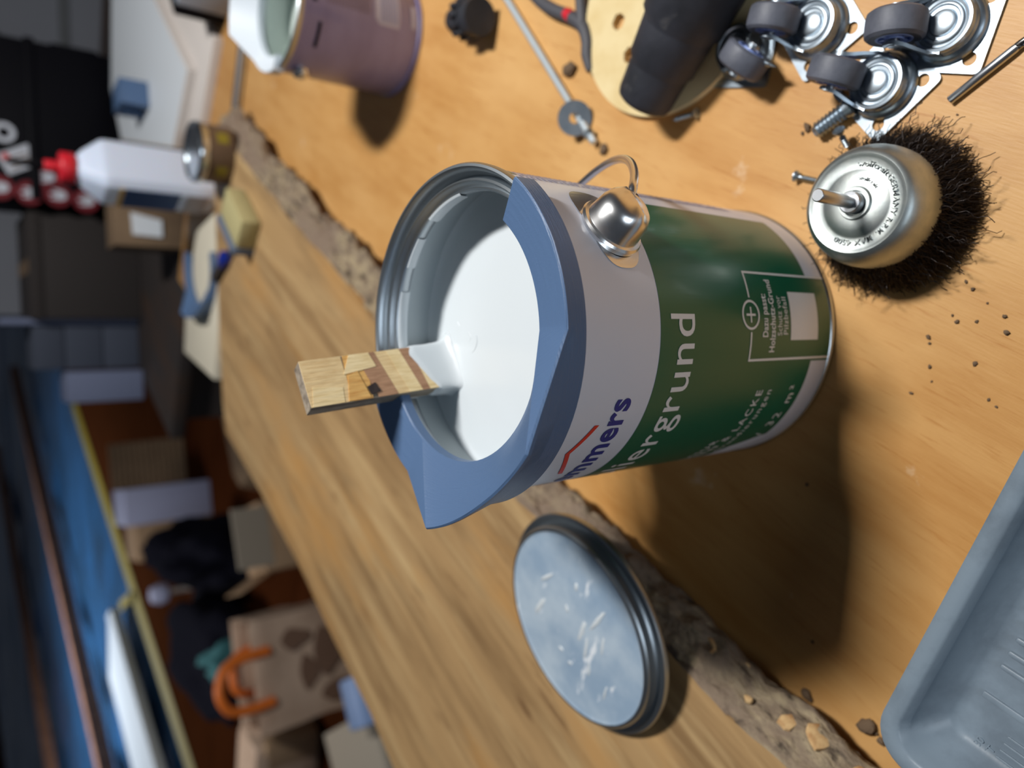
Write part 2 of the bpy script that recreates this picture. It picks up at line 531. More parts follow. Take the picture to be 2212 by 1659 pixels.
A = lambda deg: R_(deg) * CR
green = [(A(-170), 0.0205)] + [(A(-12.2), 0.0205), (A(-12.2), 0.0045), (A(23.6), 0.0045), (A(23.6), 0.0205), (A(55.2), 0.0205), (A(55.2), 0.139), (A(-170), 0.139)]
wrap('label_band', poly_bm(green), CR, M_LABELG, can, 0.00012, 0.002)['label'] = 'green printed label'
wrap('label_corner', poly_bm([(A(-51), 0.0206), (A(-52), 0.026), (A(-59), 0.042), (A(-64), 0.046), (A(-80), 0.047), (A(-80), 0.0206)]), CR, M_LABELW, can, 0.0002)
# brand word, product word
PH = 'lettering'
t = text_bm('Remmers', 0.0172, 0.024, 1.06)
wrap(PH, place(t, right=A(-21.8), base=0.1507, stretch=0.98), CR, M_INKB, can)
t = text_bm('Isoliergrund', 0.0226, 0.004, 1.07)
wrap(PH, place(t, right=A(6.2), base=0.1172, stretch=1.0), CR, M_INKW, can)
wrap('roof_mark', poly_bm([(A(-31.3), 0.1662), (A(-43.3), 0.1738), (A(-57), 0.1662), (A(-57), 0.1638), (A(-43.3), 0.1714), (A(-31.3), 0.1638)]), CR, M_INKR, can)
t = text_bm('FARBEN & LACKE', 0.0072, 0.006, 1.3)
wrap(PH, place(t, right=A(-23.5), base=0.0562), CR, M_INKW, can)
t = text_bm('LASUR', 0.0072, 0.006, 1.3)
wrap(PH, place(t, right=A(-50), base=0.0635), CR, M_INKW, can)
t = text_bm('Grundierungen', 0.0062, 0.0, 1.25)
wrap(PH, place(t, right=A(-23.8), base=0.0485), CR, M_INKW, can)
t = text_bm('2,5 l / 32 m²', 0.0088, 0.004, 1.35)
wrap(PH, place(t, right=A(-22.6), base=0.0262), CR, M_INKW, can)
# framed note
LW = 0.0011
def line(x0, y0, x1, y1, lw=LW):
    if abs(x1 - x0) > abs(y1 - y0):
        return poly_bm([(x0, y0 - lw / 2), (x1, y0 - lw / 2), (x1, y0 + lw / 2), (x0, y0 + lw / 2)])
    return poly_bm([(x0 - lw / 2, y0), (x0 + lw / 2, y0), (x0 + lw / 2, y1), (x0 - lw / 2, y1)])
fr = bmesh.new()
for seg in ((A(23.0), 0.0045, A(23.0), 0.0760), (A(-10.8), 0.0045, A(-10.8), 0.0760), (A(12.8), 0.0757, A(23.4), 0.0757), (A(-11.2), 0.0757, A(-0.2), 0.0757)):
    bm_join(fr, line(*seg))
wrap('note_frame', fr, CR, M_INKW, can)
ring = bmesh.new()
cx, cz = A(6.3), 0.0757
for k in range(40):
    a0, a1 = 2 * PI * k / 40, 2 * PI * (k + 1) / 40
    ri, ro = 0.0058, 0.0069
    bm_join(ring, poly_bm([(cx + ri * math.cos(a0), cz + ri * math.sin(a0)), (cx + ro * math.cos(a0), cz + ro * math.sin(a0)),
                           (cx + ro * math.cos(a1), cz + ro * math.sin(a1)), (cx + ri * math.cos(a1), cz + ri * math.sin(a1))]))
bm_join(ring, line(cx - 0.0036, cz, cx + 0.0036, cz, 0.001))
bm_join(ring, line(cx, cz - 0.0036, cx, cz + 0.0036, 0.001))
wrap('plus_mark', ring, CR, M_INKW, can)
for s, sz, b, base, wd in (('Dazu passt:', 0.0062, 0.02, 0.0622, 0.0202), ('Holzschutz-Grund', 0.0062, 0.02, 0.0560, 0.0346), ('Schutz vor', 0.0056, 0.0, 0.0502, 0.0190), ('Pilzbefall', 0.0056, 0.0, 0.0450, 0.0180)):
    t = text_bm(s, sz, b, 1.05)
    wrap(PH, place(t, centre=A(6.2), base=base, width=wd), CR, M_INKW, can)
wrap('note_panel', poly_bm([(A(-3.4), 0.0172), (A(15.8), 0.0172), (A(15.8), 0.0424), (A(-3.4), 0.0424)]), CR, M_INKW, can)
# small print on the back of the label, right hand side
sp = bmesh.new()
for row in range(46):
    z = 0.178 - row * 0.0031
    x = A(63)
    while x < A(118):
        L = random.uniform(0.002, 0.008)
        bm_join(sp, poly_bm([(x, z), (x + L, z), (x + L, z + 0.0013), (x, z + 0.0013)]))
        x += L + 0.0012
wrap('small_print', sp, CR, M_INKLB, can)
wrap('green_stripe', poly_bm([(A(66), 0.1795), (A(112), 0.1795), (A(112), 0.1825), (A(66), 0.1825)]), CR, M_LABELG, can)
# bare patch and ears
def ev(ph):
    return Vector((math.sin(R_(ph)), -math.cos(R_(ph)), 0))
def ear(ph):
    c0 = A(ph + 2.5)
    bm = bmesh.new()
    pts = []
    for k in range(40):
        a = 2 * PI * k / 40
        sx = abs(math.cos(a)) ** 0.75 * math.copysign(1, math.cos(a))
        sy = abs(math.sin(a)) ** 0.75 * math.copysign(1, math.sin(a))
        pts.append((c0 + 0.0215 * sx, 0.1548 + 0.0122 * sy))
    wrap('ear_patch', poly_bm(pts), CR, M_CHROME, can, 0.00035)
    a = R_(ph)
    rad = Vector((math.sin(a), -math.cos(a), 0))
    prof = [(0.0122, -0.0015), (0.0126, 0.0004), (0.0120, 0.0013), (0.0108, 0.0016), (0.0104, 0.004), (0.0098, 0.0085), (0.0086, 0.0112), (0.0066, 0.0128), (0.004, 0.0133), (0.0, 0.0134)]
    e = lathe('handle_ear', prof, M_CHROME, can, 48)
    me = e.data
    for v in me.vertices:                       # pinched ridge across the cap, slot at its end
        if v.co.z > 0.003:
            t_ = (v.co.z - 0.003) / 0.0104
            v.co.z += 0.0013 * t_ * math.exp(-(v.co.y / 0.0026) ** 2) * (1 if abs(v.co.x) < 0.008 else 0.4)
    q = rad.to_track_quat('Z', 'Y')
    e.rotation_euler = q.to_euler()
    e.scale = (1.12, 1.12, 1.08)
    e.location = rad * (CR + 0.0010) + Vector((0, 0, 0.1545))
    h = lathe('ear_hole', [(0.0, 0.0), (0.0030, 0.0), (0.0032, 0.0006), (0.0026, 0.0007), (0.0, 0.0007)], M_BLACK, e, 20)
    hw = ev(ph + 3 if ph < 90 else ph - 3) * 0.0835 + Vector((0, 0, 0.1515))
    hl = q.inverted() @ (hw - e.location)
    h.location = (hl.x, hl.y, 0.0124 - 0.09 * math.hypot(hl.x, hl.y))
    return e
ear(36)
ear(216)
be = R_(37)
hp = []
for s in range(0, 181, 6):
    rho = 0.083 + 0.0095 * math.sin(R_(min(s, 180 - s))) ** 0.5
    c = ev(36) * math.cos(R_(s)) + (ev(126) * math.cos(be) + Vector((0, 0, -math.sin(be)))) * math.sin(R_(s))
    hp.append(c * rho + Vector((0, 0, 0.1555)))
tube('bail_handle', spline([ev(39) * 0.0800 + Vector((0, 0, 0.1515)), ev(40) * 0.0855 + Vector((0, 0, 0.1515))] + hp[2:-1] + [ev(213) * 0.079 + Vector((0, 0, 0.154))], 3), 0.0019, M_CHROME, can, 12)

# ------------------------------------------------------------------ clip-on pouring spout
def spout(name, label, m, axis, loc, k=1.0, zt=0.0, group=None):
    root = thing(name, label, 'pouring spout', loc, (0, 0, 0), group)
    rin, ro = 0.0555 * k, 0.0745 * k
    def P3(r, ph, z):
        a = R_(axis + ph)
        return Vector((r * math.sin(a), -r * math.cos(a), z + zt))
    cols = []                                   # (inner phi, outer phi, outer point)
    Sp = lambda sg: P3(0.082 * k, 28 * sg, 0.2100)
    Rt = lambda sg: P3(ro, 60 * sg, 0.1947)
    for i in range(0, 28):
        ph = -111 + i * 51 / 27
        cols.append((ph, ph, P3(ro, ph, 0.1947)))
    for i in range(0, 11):
        t_ = i / 10
        o = Rt(-1).lerp(Sp(-1), t_)
        cols.append((-60, -60 + 32 * t_, o))
    for i in range(1, 32):
        t_ = -1 + 2 * i / 32
        cols.append((60 * t_, 28 * t_, P3(0.082 * k * (1 - 0.05 * math.cos(t_ * PI / 2)), 28 * t_, 0.2100)))
    for i in range(0, 11):
        t_ = i / 10
        o = Sp(1).lerp(Rt(1), t_)
        cols.append((60, 28 + 32 * t_, o))
    for i in range(1, 28):
        ph = 60 + i * 51 / 27
        cols.append((ph, ph, P3(ro, ph, 0.1947)))
    verts, faces = [], []
    for (pi, po, o) in cols:
        rad = Vector((o.x, o.y, 0)).normalized()
        zt_o = o.z - zt
        verts += [P3(rin, pi, 0.1862), P3(rin, pi, 0.1908), P3(rin + 0.0006, pi, 0.1915), o - rad * 0.0008, o + Vector((0, 0, -0.0006)), o + Vector((0, 0, -0.0022)),
                  P3(ro, po, min(0.1935, zt_o - 0.003)), P3(ro, po, 0.1852), P3(ro - 0.0023, po, 0.1850), P3(ro - 0.0024, po, 0.1862)]
    n = 10
    for i in range(len(cols) - 1):
        for p in range(n):
            q = (p + 1) % n
            faces.append((i * n + p, (i + 1) * n + p, (i + 1) * n + q, i * n + q))
    faces.append(tuple(range(n)))
    faces.append(tuple((len(cols) - 1) * n + p for p in range(n))[::-1])
    bm = bmesh.new()
    me = meshd('t', verts, faces)
    bm.from_mesh(me)
    bpy.data.meshes.remove(me)
    bmesh.ops.remove_doubles(bm, verts=bm.verts[:], dist=1e-6)
    bm_obj('lip_ring', bm, m, root, 22)
    return root
spout('can_spout', 'blue plastic pouring spout clipped on the rim of the green and white can', M_BLUEP, -59, (0, 0, 0))

# ------------------------------------------------------------------ stirring stick of OSB
b0 = Vector((-0.0150, 0.047, 0.160))
t0 = Vector((-0.0228, 0.0545, 0.2365))
ax = (t0 - b0).normalized()
LEN = (t0 - b0).length
down = 0.150
st = thing('stirring_stick', 'offcut of strand board standing in the white paint as a stirrer', 'stir stick')
wdir = Vector((-0.020, -0.0105, 0.0))
wdir = (wdir - ax * wdir.dot(ax)).normalized()     # towards the left edge
ndir = ax.cross(wdir).normalized()
if ndir.y > 0:
    ndir = -ndir
SW, ST = 0.0235, 0.0088
mt = Matrix((( -wdir.x, ndir.x, ax.x, b0.x), (-wdir.y, ndir.y, ax.y, b0.y), (-wdir.z, ndir.z, ax.z, b0.z), (0, 0, 0, 1)))
st.matrix_world = mt                                # local x right, y towards the viewer, z up the stick; z=0 at the paint
bm = box_bm(SW, ST, LEN + down, 0.0003, 1)
o = bm_obj('board', bm, M_OSBEDGE, st, 40, (0, -ST / 2, -down))
# strands glued into the face, each its own slanted flake
def flake(poly, m, lift):
    bm = prism_bm(poly, 0, lift)
    for v in bm.verts:
        x, y, z = v.co
        v.co = Vector((x, z - 0.0001, y))
    return bm_obj('strand', bm, m, st, 40)
H = LEN
def clipx(p):
    return [(max(-SW / 2 + 0.0001, min(SW / 2 - 0.0001, x)), max(0.010, min(H - 0.0002, z))) for x, z in p]
def slant(z0, z1, sl, m, lift):
    flake(clipx([(-SW / 2, z0 - sl), (SW / 2, z0 + sl), (SW / 2, z1 + sl), (-SW / 2, z1 - sl)]), m, lift)
slant(H - 0.020, H, 0.000, OSBC[0], 0.00045)
slant(H - 0.031, H - 0.020, -0.001, OSBC[1], 0.0004)
slant(H - 0.040, H - 0.030, 0.003, OSBC[2], 0.0005)
slant(H - 0.047, H - 0.039, 0.002, OSBC[0], 0.0004)
slant(H - 0.053, H - 0.046, 0.003, OSBC[3], 0.0005)
slant(H - 0.058, H - 0.052, 0.002, OSBC[2], 0.00045)
slant(H - 0.072, H - 0.057, 0.002, OSBC[3], 0.0004)
flake(clipx([(0.002, H - 0.019), (0.0117, H - 0.024), (0.0117, H - 0.034), (0.004, H - 0.036)]), OSBC[3], 0.0007)
flake(clipx([(-0.0117, H - 0.001), (-0.0117, H - 0.016), (-0.004, H - 0.017), (-0.002, H - 0.003)]), OSBC[3], 0.0006)
flake(clipx([(-0.0115, H - 0.018), (-0.0115, H - 0.029), (0.003, H - 0.026), (0.001, H - 0.021)]), OSBC[1], 0.00075)
flake([(-0.0100, H - 0.0295), (-0.0058, H - 0.0285), (-0.0042, H - 0.0330), (-0.0090, H - 0.0345)], OSBC[4], 0.0009)
# coat of paint on the dipped end
cv, cf_ = [], []
NZ, NQ = 22, 40
for i in range(NZ + 1):
    for j in range(NQ):
        a = 2 * PI * j / NQ
        c_, s_ = math.cos(a), math.sin(a)
        ex = lambda v: math.copysign(abs(v) ** 0.28, v)
        sx, sy = ex(c_), ex(s_)
        topz = 0.0195 + 0.0060 * sx + 0.0016 * noise.noise(Vector((sx * 3, sy * 2, 0.3))) + (0.002 if sy < 0 else 0)
        z = -0.006 + (topz + 0.006) * i / NZ
        th = 0.0010 * min(1, (NZ - i) / 3.0) + 0.0001
        blob = 0.0050 * math.exp(-max(0, z) / 0.0024)
        wv = 0.0004 * noise.noise(Vector((sx * 4, sy * 3, z * 200)))
        cv.append((sx * (SW / 2 + th + blob * 0.7) + wv, -ST / 2 + sy * (ST / 2 + th + blob), z))
for i in range(NZ):
    for j in range(NQ):
        k = (j + 1) % NQ
        cf_.append((i * NQ + j, i * NQ + k, (i + 1) * NQ + k, (i + 1) * NQ + j))
me = meshd('wet', cv, cf_)
bm = bmesh.new(); bm.from_mesh(me); bpy.data.meshes.remove(me)
o = bm_obj('wet_paint', bm, M_PAINT, st, 60)
o['label'] = 'white paint coating the dipped end'

# ------------------------------------------------------------------ live-edge slab
SL_ANG = R_(59.0)
slab = thing('wood_slab', 'thick live-edge board with rough grey bark edge lying behind the can', 'wooden slab', (-0.208, -0.048, 0), (0, 0, SL_ANG))
edge_pts = [(-0.42, -0.06), (-0.25, -0.03), (-0.10, -0.012), (-0.026, -0.003), (0.009, 0.004), (0.054, 0.007), (0.187, 0.019), (0.206, 0.022), (0.33, 0.019), (0.455, 0.014), (0.567, 0.011), (0.682, 0.015), (0.776, 0.013), (0.884, 0.011), (0.974, 0.003)]
def edge_y(x):
    for (x0, y0), (x1, y1) in zip(edge_pts, edge_pts[1:]):
        if x0 <= x <= x1:
            return y0 + (y1 - y0) * (x - x0) / (x1 - x0)
    return edge_pts[-1][1]
def wob(x, s=1.0):
    return 0.0016 * noise.noise(Vector((x * 30, 3.1, 0))) + 0.0009 * noise.noise(Vector((x * 95, 7.7, 0)))
SLZ = 0.042
xs = [-0.42 + 1.394 * i / 220 for i in range(221)]
poly = [(x, edge_y(x) + wob(x)) for x in xs]
poly += [(0.965, 0.05), (0.90, 0.16), (0.845, 0.25), (0.80, 0.318), (0.790, 0.335), (0.757, 0.372), (0.70, 0.366), (0.615, 0.360), (0.484, 0.355), (0.37, 0.360), (0.275, 0.360), (0.219, 0.367), (0.0, 0.375), (-0.42, 0.38)]
prism('plank', poly, 0.0, SLZ, M_SLAB, slab, 0.0)
prof = [(0.0000, 0.0421), (0.0016, 0.0408), (0.0060, 0.0375), (0.0110, 0.0340), (0.0160, 0.0300), (0.0200, 0.0262), (0.0222, 0.0225), (0.0222, 0.0185), (0.0195, 0.0150), (0.0120, 0.0128), (0.0020, 0.0118), (-0.008, 0.0116)]
prof = [(p[0], p[1]) for p in prof]
fine = []
for (a, b) in zip(prof, prof[1:]):
    for t_ in (0, 0.5):
        fine.append((a[0] + (b[0] - a[0]) * t_, a[1] + (b[1] - a[1]) * t_))
fine.append(prof[-1])
verts, faces = [], []
NX = 760
for i in range(NX + 1):
    x = -0.42 + 1.394 * i / NX
    ey = edge_y(x) + wob(x)
    wide = 1.0 + 0.22 * min(1, max(0, (x - 0.2) / 0.3))
    rough = 1.0 if x > 0.16 else 0.55
    for j, (dy, z) in enumerate(fine):
        w_ = min(1, j / 3.0)
        p = Vector((x, dy, z))
        n1 = noise.noise(Vector((x * 26, dy * 30, z * 60)))
        n2 = noise.noise(Vector((x * 70, dy * 90, z * 150 + 5)))
        n3 = noise.noise(Vector((x * 190, dy * 200, z * 330 + 9)))
        ridge = -abs(noise.noise(Vector((x * 55, 2.0, z * 190)))) * 0.007
        amp = (0.0085 * n1 + 0.0052 * n2 + 0.0028 * n3 + ridge) * w_ * rough
        verts.append((x + 0.002 * n2 * w_, ey - dy * wide - amp, z + 0.0014 * n2 * w_ if j else z))
k = len(fine)
for i in range(NX):
    for j in range(k - 1):
        faces.append((i * k + j, i * k + j + 1, (i + 1) * k + j + 1, (i + 1) * k + j))
o = finish('bark_edge', meshd('bark_edge', verts, faces), M_BARK, slab, 180)
o['label'] = 'rough grey-brown bark'
# bare sapwood spots where bark has flaked off
def spot(x, z, w_, h_, ang):
    pts = []
    for k in range(9):
        a = 2 * PI * k / 9 + 0.3 * noise.noise(Vector((k * 3.3, x * 70, 2)))
        r = 1 + 0.75 * noise.noise(Vector((x * 90 + math.cos(a) * 1.7, z * 50 + math.sin(a) * 1.7, 1)))
        pts.append((w_ * r * math.cos(a), h_ * r * math.sin(a)))
    bm = prism_bm(pts, 0, 0.0022, 0.0006)
    dy = 0.0165 - abs(z - 0.022) * 0.55
    return bm_obj('sapwood_spot', bm, M_SAPWOOD, slab, 40, (x, edge_y(x) - dy - 0.0010, z), (R_(90 - (z - 0.018) * 1500), 0, ang))
for (x, z, w_, h_, a) in ((0.037, 0.027, 0.0085, 0.0052, 0.0), (0.024, 0.021, 0.004, 0.0028, 0.2), (-0.012, 0.030, 0.0035, 0.0055, 0.0), (-0.026, 0.026, 0.0062, 0.0068, -0.1), (-0.050, 0.027, 0.0042, 0.0052, 0.1), (-0.064, 0.029, 0.005, 0.004, 0), (0.008, 0.034, 0.0026, 0.002, 0.3), (-0.074, 0.022, 0.0035, 0.003, 0)):
    spot(x, z, w_, h_, a)

# ------------------------------------------------------------------ can lid lying on the slab
nrm = Vector((-0.1667, 0.0752, 1)).normalized()
lid = thing('can_cover', 'round grey paint can lid smeared with white paint lying on the slab', 'can lid', (-0.1808, 0.0595, 0.0550), nrm.to_track_quat('Z', 'Y').to_euler())
lathe('flange', [(0.0620, 0.0010), (0.0635, -0.0006), (0.0660, -0.0012), (0.0685, -0.0004), (0.0700, -0.0016), (0.0706, 0.0002), (0.0700, 0.0020), (0.0686, 0.0024), (0.0668, 0.0010), (0.0648, 0.0010), (0.0640, 0.0030)], M_TINDULL, lid, 128)
lathe('plug_wall', [(0.0640, 0.0028), (0.0636, 0.0062), (0.0641, 0.0074), (0.0636, 0.0088), (0.0625, 0.0096), (0.0612, 0.0094)], M_TINDULL, lid, 128)
lathe('panel', [(0.0613, 0.0094), (0.0602, 0.0089), (0.0585, 0.0087), (0.03, 0.0088), (0.0, 0.0088)], M_LIDPAINT, lid, 128)['label'] = 'pale grey underside with dried white paint'
def smear(cx, cy, L_, w_, ang):
    bm = bmesh.new()
    bmesh.ops.create_uvsphere(bm, u_segments=14, v_segments=6, radius=1)
    for v in bm.verts:
        f = 1 + 0.45 * noise.noise(Vector((v.co.x * 2 + cx * 300, v.co.y * 3, cy * 200)))
        v.co = Vector((v.co.x * L_ * f, v.co.y * w_ * f, max(0, v.co.z) * 0.0006))
    return bm_obj('paint_smear', bm, M_PAINT, lid, 60, (cx, cy, 0.00875), (0, 0, ang))
for a_ in ((0.018, 0.022, 0.012, 0.0016, -1.9), (0.008, 0.004, 0.010, 0.0018, -1.7), (0.014, -0.006, 0.009, 0.0016, -1.5), (-0.030, 0.016, 0.0095, 0.0013, -2.2), (-0.032, -0.012, 0.010, 0.002, -1.9),
           (0.020, -0.018, 0.006, 0.0012, -1.4), (-0.006, -0.026, 0.0022, 0.0014, 0), (0.004, -0.029, 0.0022, 0.0013, 0.5), (-0.008, 0.008, 0.0028, 0.0014, -1), (0.026, 0.008, 0.007, 0.0011, -1.5), (0.036, -0.022, 0.006, 0.001, -1.6), (-0.004, 0.030, 0.003, 0.0015, -1.4)):
    smear(*a_)
ck = bmesh.new()
bmesh.ops.create_icosphere(ck, subdivisions=2, radius=1)
for v in ck.verts:
    v.co = Vector((v.co.x * 0.016, v.co.y * 0.011, v.co.z * 0.0100)) * (1 + 0.25 * noise.noise(v.co * 2.3))
tag(bm_obj('bark_chunk', ck, M_BARK, None, 50, (-0.150, 0.040, 0.0505)), 'lump of bark propping up the raised side of the can lid', 'bark')

# ------------------------------------------------------------------ second can with white spout
c2 = thing('paint_can', 'mauve paint can with white pouring spout behind the green can', 'paint can', (0.2840, 0.3764, 0))
R2, H2 = 0.0515, 0.1175
lathe('body', [(0.0, 0.002), (R2 - 0.003, 0.002), (R2, 0.006), (R2, H2 - 0.006), (R2 + 0.0006, H2 - 0.003)], M_MAUVE, c2, 96)
lathe('bottom_rim', [(R2 - 0.003, 0), (R2 - 0.001, 0), (R2 + 0.0009, 0.0014), (R2 + 0.0008, 0.0036), (R2 - 0.0006, 0.0048), (R2 - 0.003, 0.004), (R2 - 0.003, 0)], M_MAUVE, c2, 96)
lathe('top_rim', [(R2, H2 - 0.005), (R2 + 0.0012, H2 - 0.003), (R2 + 0.0014, H2), (R2, H2 + 0.0012), (R2 - 0.002, H2), (R2 - 0.0026, H2 - 0.005), (R2 - 0.006, H2 - 0.006), (R2 - 0.006, H2 - 0.009)], M_TINDULL, c2, 96)
lathe('inner_wall', [(R2 - 0.006, H2 - 0.009), (R2 - 0.0012, H2 - 0.011), (R2 - 0.0012, 0.085), (0, 0.085)], mat('pale_liner', srgb(196, 206, 200), 0.4), c2, 80)
A2 = lambda deg: R_(deg) * R2
wrap('label_panel', poly_bm([(A2(-14), 0.024), (A2(18), 0.024), (A2(18), 0.048), (A2(-9), 0.048), (A2(-14), 0.044)]), R2, M_MAUVEL, c2, 0.0002, 0.003)
for rows, x0, x1, z0, dz in ((7, -11, 16, 0.0265, 0.0026), (14, -8, 40, 0.054, 0.0029)):
    b_ = bmesh.new()
    for r_ in range(rows):
        bm_join(b_, poly_bm([(A2(x0), z0 + r_ * dz), (A2(x1), z0 + r_ * dz), (A2(x1), z0 + r_ * dz + 0.0008), (A2(x0), z0 + r_ * dz + 0.0008)]))
    wrap('small_print', b_, R2, M_INKLB if rows == 7 else M_KRAFTP, c2, 0.0004, 0.003)
wrap('heading_bar', poly_bm([(A2(-50), 0.096), (A2(-26), 0.096), (A2(-26), 0.099), (A2(-50), 0.099)]), R2, M_BLACK, c2, 0.0004, 0.003)
wrap('heading_bar', poly_bm([(A2(-10), 0.102), (A2(20), 0.102), (A2(20), 0.106), (A2(-10), 0.106)]), R2, M_BLACK, c2, 0.0004, 0.003)
wrap('white_strip', poly_bm([(A2(-10), 0.0075), (A2(12), 0.0075), (A2(12), 0.012), (A2(-10), 0.012)]), R2, M_MAUVEL, c2, 0.0004, 0.003)
e2 = lathe('handle_ear', [(0.0075, -0.001), (0.0078, 0.001), (0.0068, 0.0045), (0.004, 0.0062), (0, 0.0064)], M_CHROME, c2, 28)
a = R_(-84)
rad = Vector((math.sin(a), -math.cos(a), 0))
e2.rotation_euler = rad.to_track_quat('Z', 'Y').to_euler()
e2.location = rad * (R2 + 0.0006) + Vector((0, 0, 0.098))
sp2 = spout('can_spout', 'white plastic pouring spout on the rim of the mauve can', M_WHITEP, -198, (0.2840, 0.3764, 0), R2 / CR, 0)
for ch in sp2.children:
    for v in ch.data.vertices:
        v.co.z = H2 + (v.co.z - 0.1900) * 1.05
    
# ------------------------------------------------------------------ cup brush
cb = thing('wire_cup_brush', 'steel cup brush with dark crimped wire bristles beside the green can', 'wire brush', (0.0572, -0.0995, 0))
prof = [(0.0, 0.0415), (0.0052, 0.0415), (0.0056, 0.0428), (0.0070, 0.0428), (0.0076, 0.0414), (0.0135, 0.0412), (0.0147, 0.0404), (0.0158, 0.0402), (0.0198, 0.0402), (0.0208, 0.0407), (0.0220, 0.0411), (0.0232, 0.0405), (0.0246, 0.0388), (0.0262, 0.0355), (0.0274, 0.0310), (0.0279, 0.0262), (0.0279, 0.0190), (0.0272, 0.0186), (0.0272, 0.025), (0.0, 0.03)]
lathe('cup', prof, M_GALV, cb, 128)
lathe('shank', [(0.0, 0.0740), (0.0024, 0.0740), (0.00285, 0.0734), (0.00285, 0.0415)], M_STEEL, cb, 28, loc=(-0.0, 0.0, 0))
lathe('nut', [(0.0028, 0.0470), (0.0044, 0.0470), (0.0050, 0.0462), (0.0050, 0.0415)], M_STEEL, cb, 28)
def arc_text(s, size, rad, mid, z, bold=0.01, spacing=1.1):
    """text round the cup face, reading clockwise seen from above, mid = angle in degrees"""
    bm = text_bm(s, size, bold, spacing)
    x0, x1, y0, y1 = bounds(bm)
    slice_x(bm, 0.0012)
    for v in bm.verts:
        a = R_(mid) - (v.co.x - (x0 + x1) / 2) / rad
        r = rad + v.co.y
        v.co = Vector((r * math.cos(a), r * math.sin(a), 0))
    r = bmesh.ops.extrude_face_region(bm, geom=bm.faces[:])
    for g in r['geom']:
        if isinstance(g, bmesh.types.BMVert):
            g.co.z += 0.0006
    for v in bm.verts:
        v.co.z += z
    return bm_obj('stamped_lettering', bm, M_GALV, cb, None)
arc_text('wolfcraft', 0.0036, 0.0163, -27, 0.0402)
arc_text('GERMANY', 0.0034, 0.0163, -84, 0.0402)
arc_text('MAX', 0.0034, 0.0163, -168, 0.0402)
arc_text('4500', 0.0036, 0.0163, 160, 0.0402)
arc_text('R.P.M.', 0.0030, 0.0163, -133, 0.0402)
arc_text('wolfcraft', 0.0024, 0.0103, -34, 0.0412)
random.seed(3)
vv, ff = [], []
def wire(base, tip, amp, turns, rad, seg=9):
    d = tip - base
    L = d.length
    t_ = d.normalized()
    a = t_.cross(Vector((0.3, 0.5, 0.8))).normalized()
    b = t_.cross(a)
    ph = random.uniform(0, 6.28)
    pl = random.uniform(0, 6.28)
    side = a * math.cos(pl) + b * math.sin(pl)
    pts = []
    for i in range(seg + 1):
        u = i / seg
        p = base + d * u + side * (amp * math.sin(ph + turns * 2 * PI * u)) 
        p.z = max(p.z, rad)
        pts.append(p)
    v, f = tube_data(pts, rad, 3, False)
    o = len(vv)
    vv.extend(v)
    ff.extend([tuple(i + o for i in q) for q in f])
for i in range(2600):
    a = random.uniform(0, 2 * PI)
    q = random.random() ** 0.6
    r0 = 0.010 + 0.0165 * q
    r1 = r0 * 1.12 + random.gauss(0.0055, 0.0026) * q
    da = random.gauss(0, 0.10)
    stray = random.random()
    z1 = abs(random.gauss(0, 0.0012)) + 0.0003
    if stray > 0.965 and q > 0.7:
        r1 += random.uniform(0.002, 0.005)
        z1 += random.uniform(0.0, 0.012)
        da += random.gauss(0, 0.2)
    wire(Vector((r0 * math.cos(a), r0 * math.sin(a), 0.026)), Vector((r1 * math.cos(a + da), r1 * math.sin(a + da), z1)), 0.0007, random.uniform(2.5, 4), 0.00019)
for i in range(1500):                                # outer splayed row
    a = random.uniform(0, 2 * PI)
    r0 = random.uniform(0.023, 0.0270)
    r1 = random.gauss(0.0365, 0.0024)
    da = random.gauss(0, 0.12)
    wire(Vector((r0 * math.cos(a), r0 * math.sin(a), 0.022)), Vector((r1 * math.cos(a + da), r1 * math.sin(a + da), random.uniform(0.0003, 0.006))), 0.0007, random.uniform(2.5, 4), 0.00019)
for i in range(110):                                # long wild wires
    a = random.uniform(0, 2 * PI)
    r1 = random.uniform(0.038, 0.0430)
    if math.cos(a - math.atan2(0.0995, -0.0572)) < 0.2:
        r1 += random.uniform(0.0, 0.007)
    da = random.gauss(0, 0.2)
    wire(Vector((0.026 * math.cos(a), 0.026 * math.sin(a), 0.021)), Vector((r1 * math.cos(a + da), r1 * math.sin(a + da), random.uniform(0.0005, 0.017))), 0.0009, random.uniform(3, 5), 0.00019, 14)
o = finish('bristles', meshd('bristles', vv, ff), M_BRISTLE, cb, 180)
o['kind'] = 'stuff'
o['label'] = 'dark crimped steel wire'

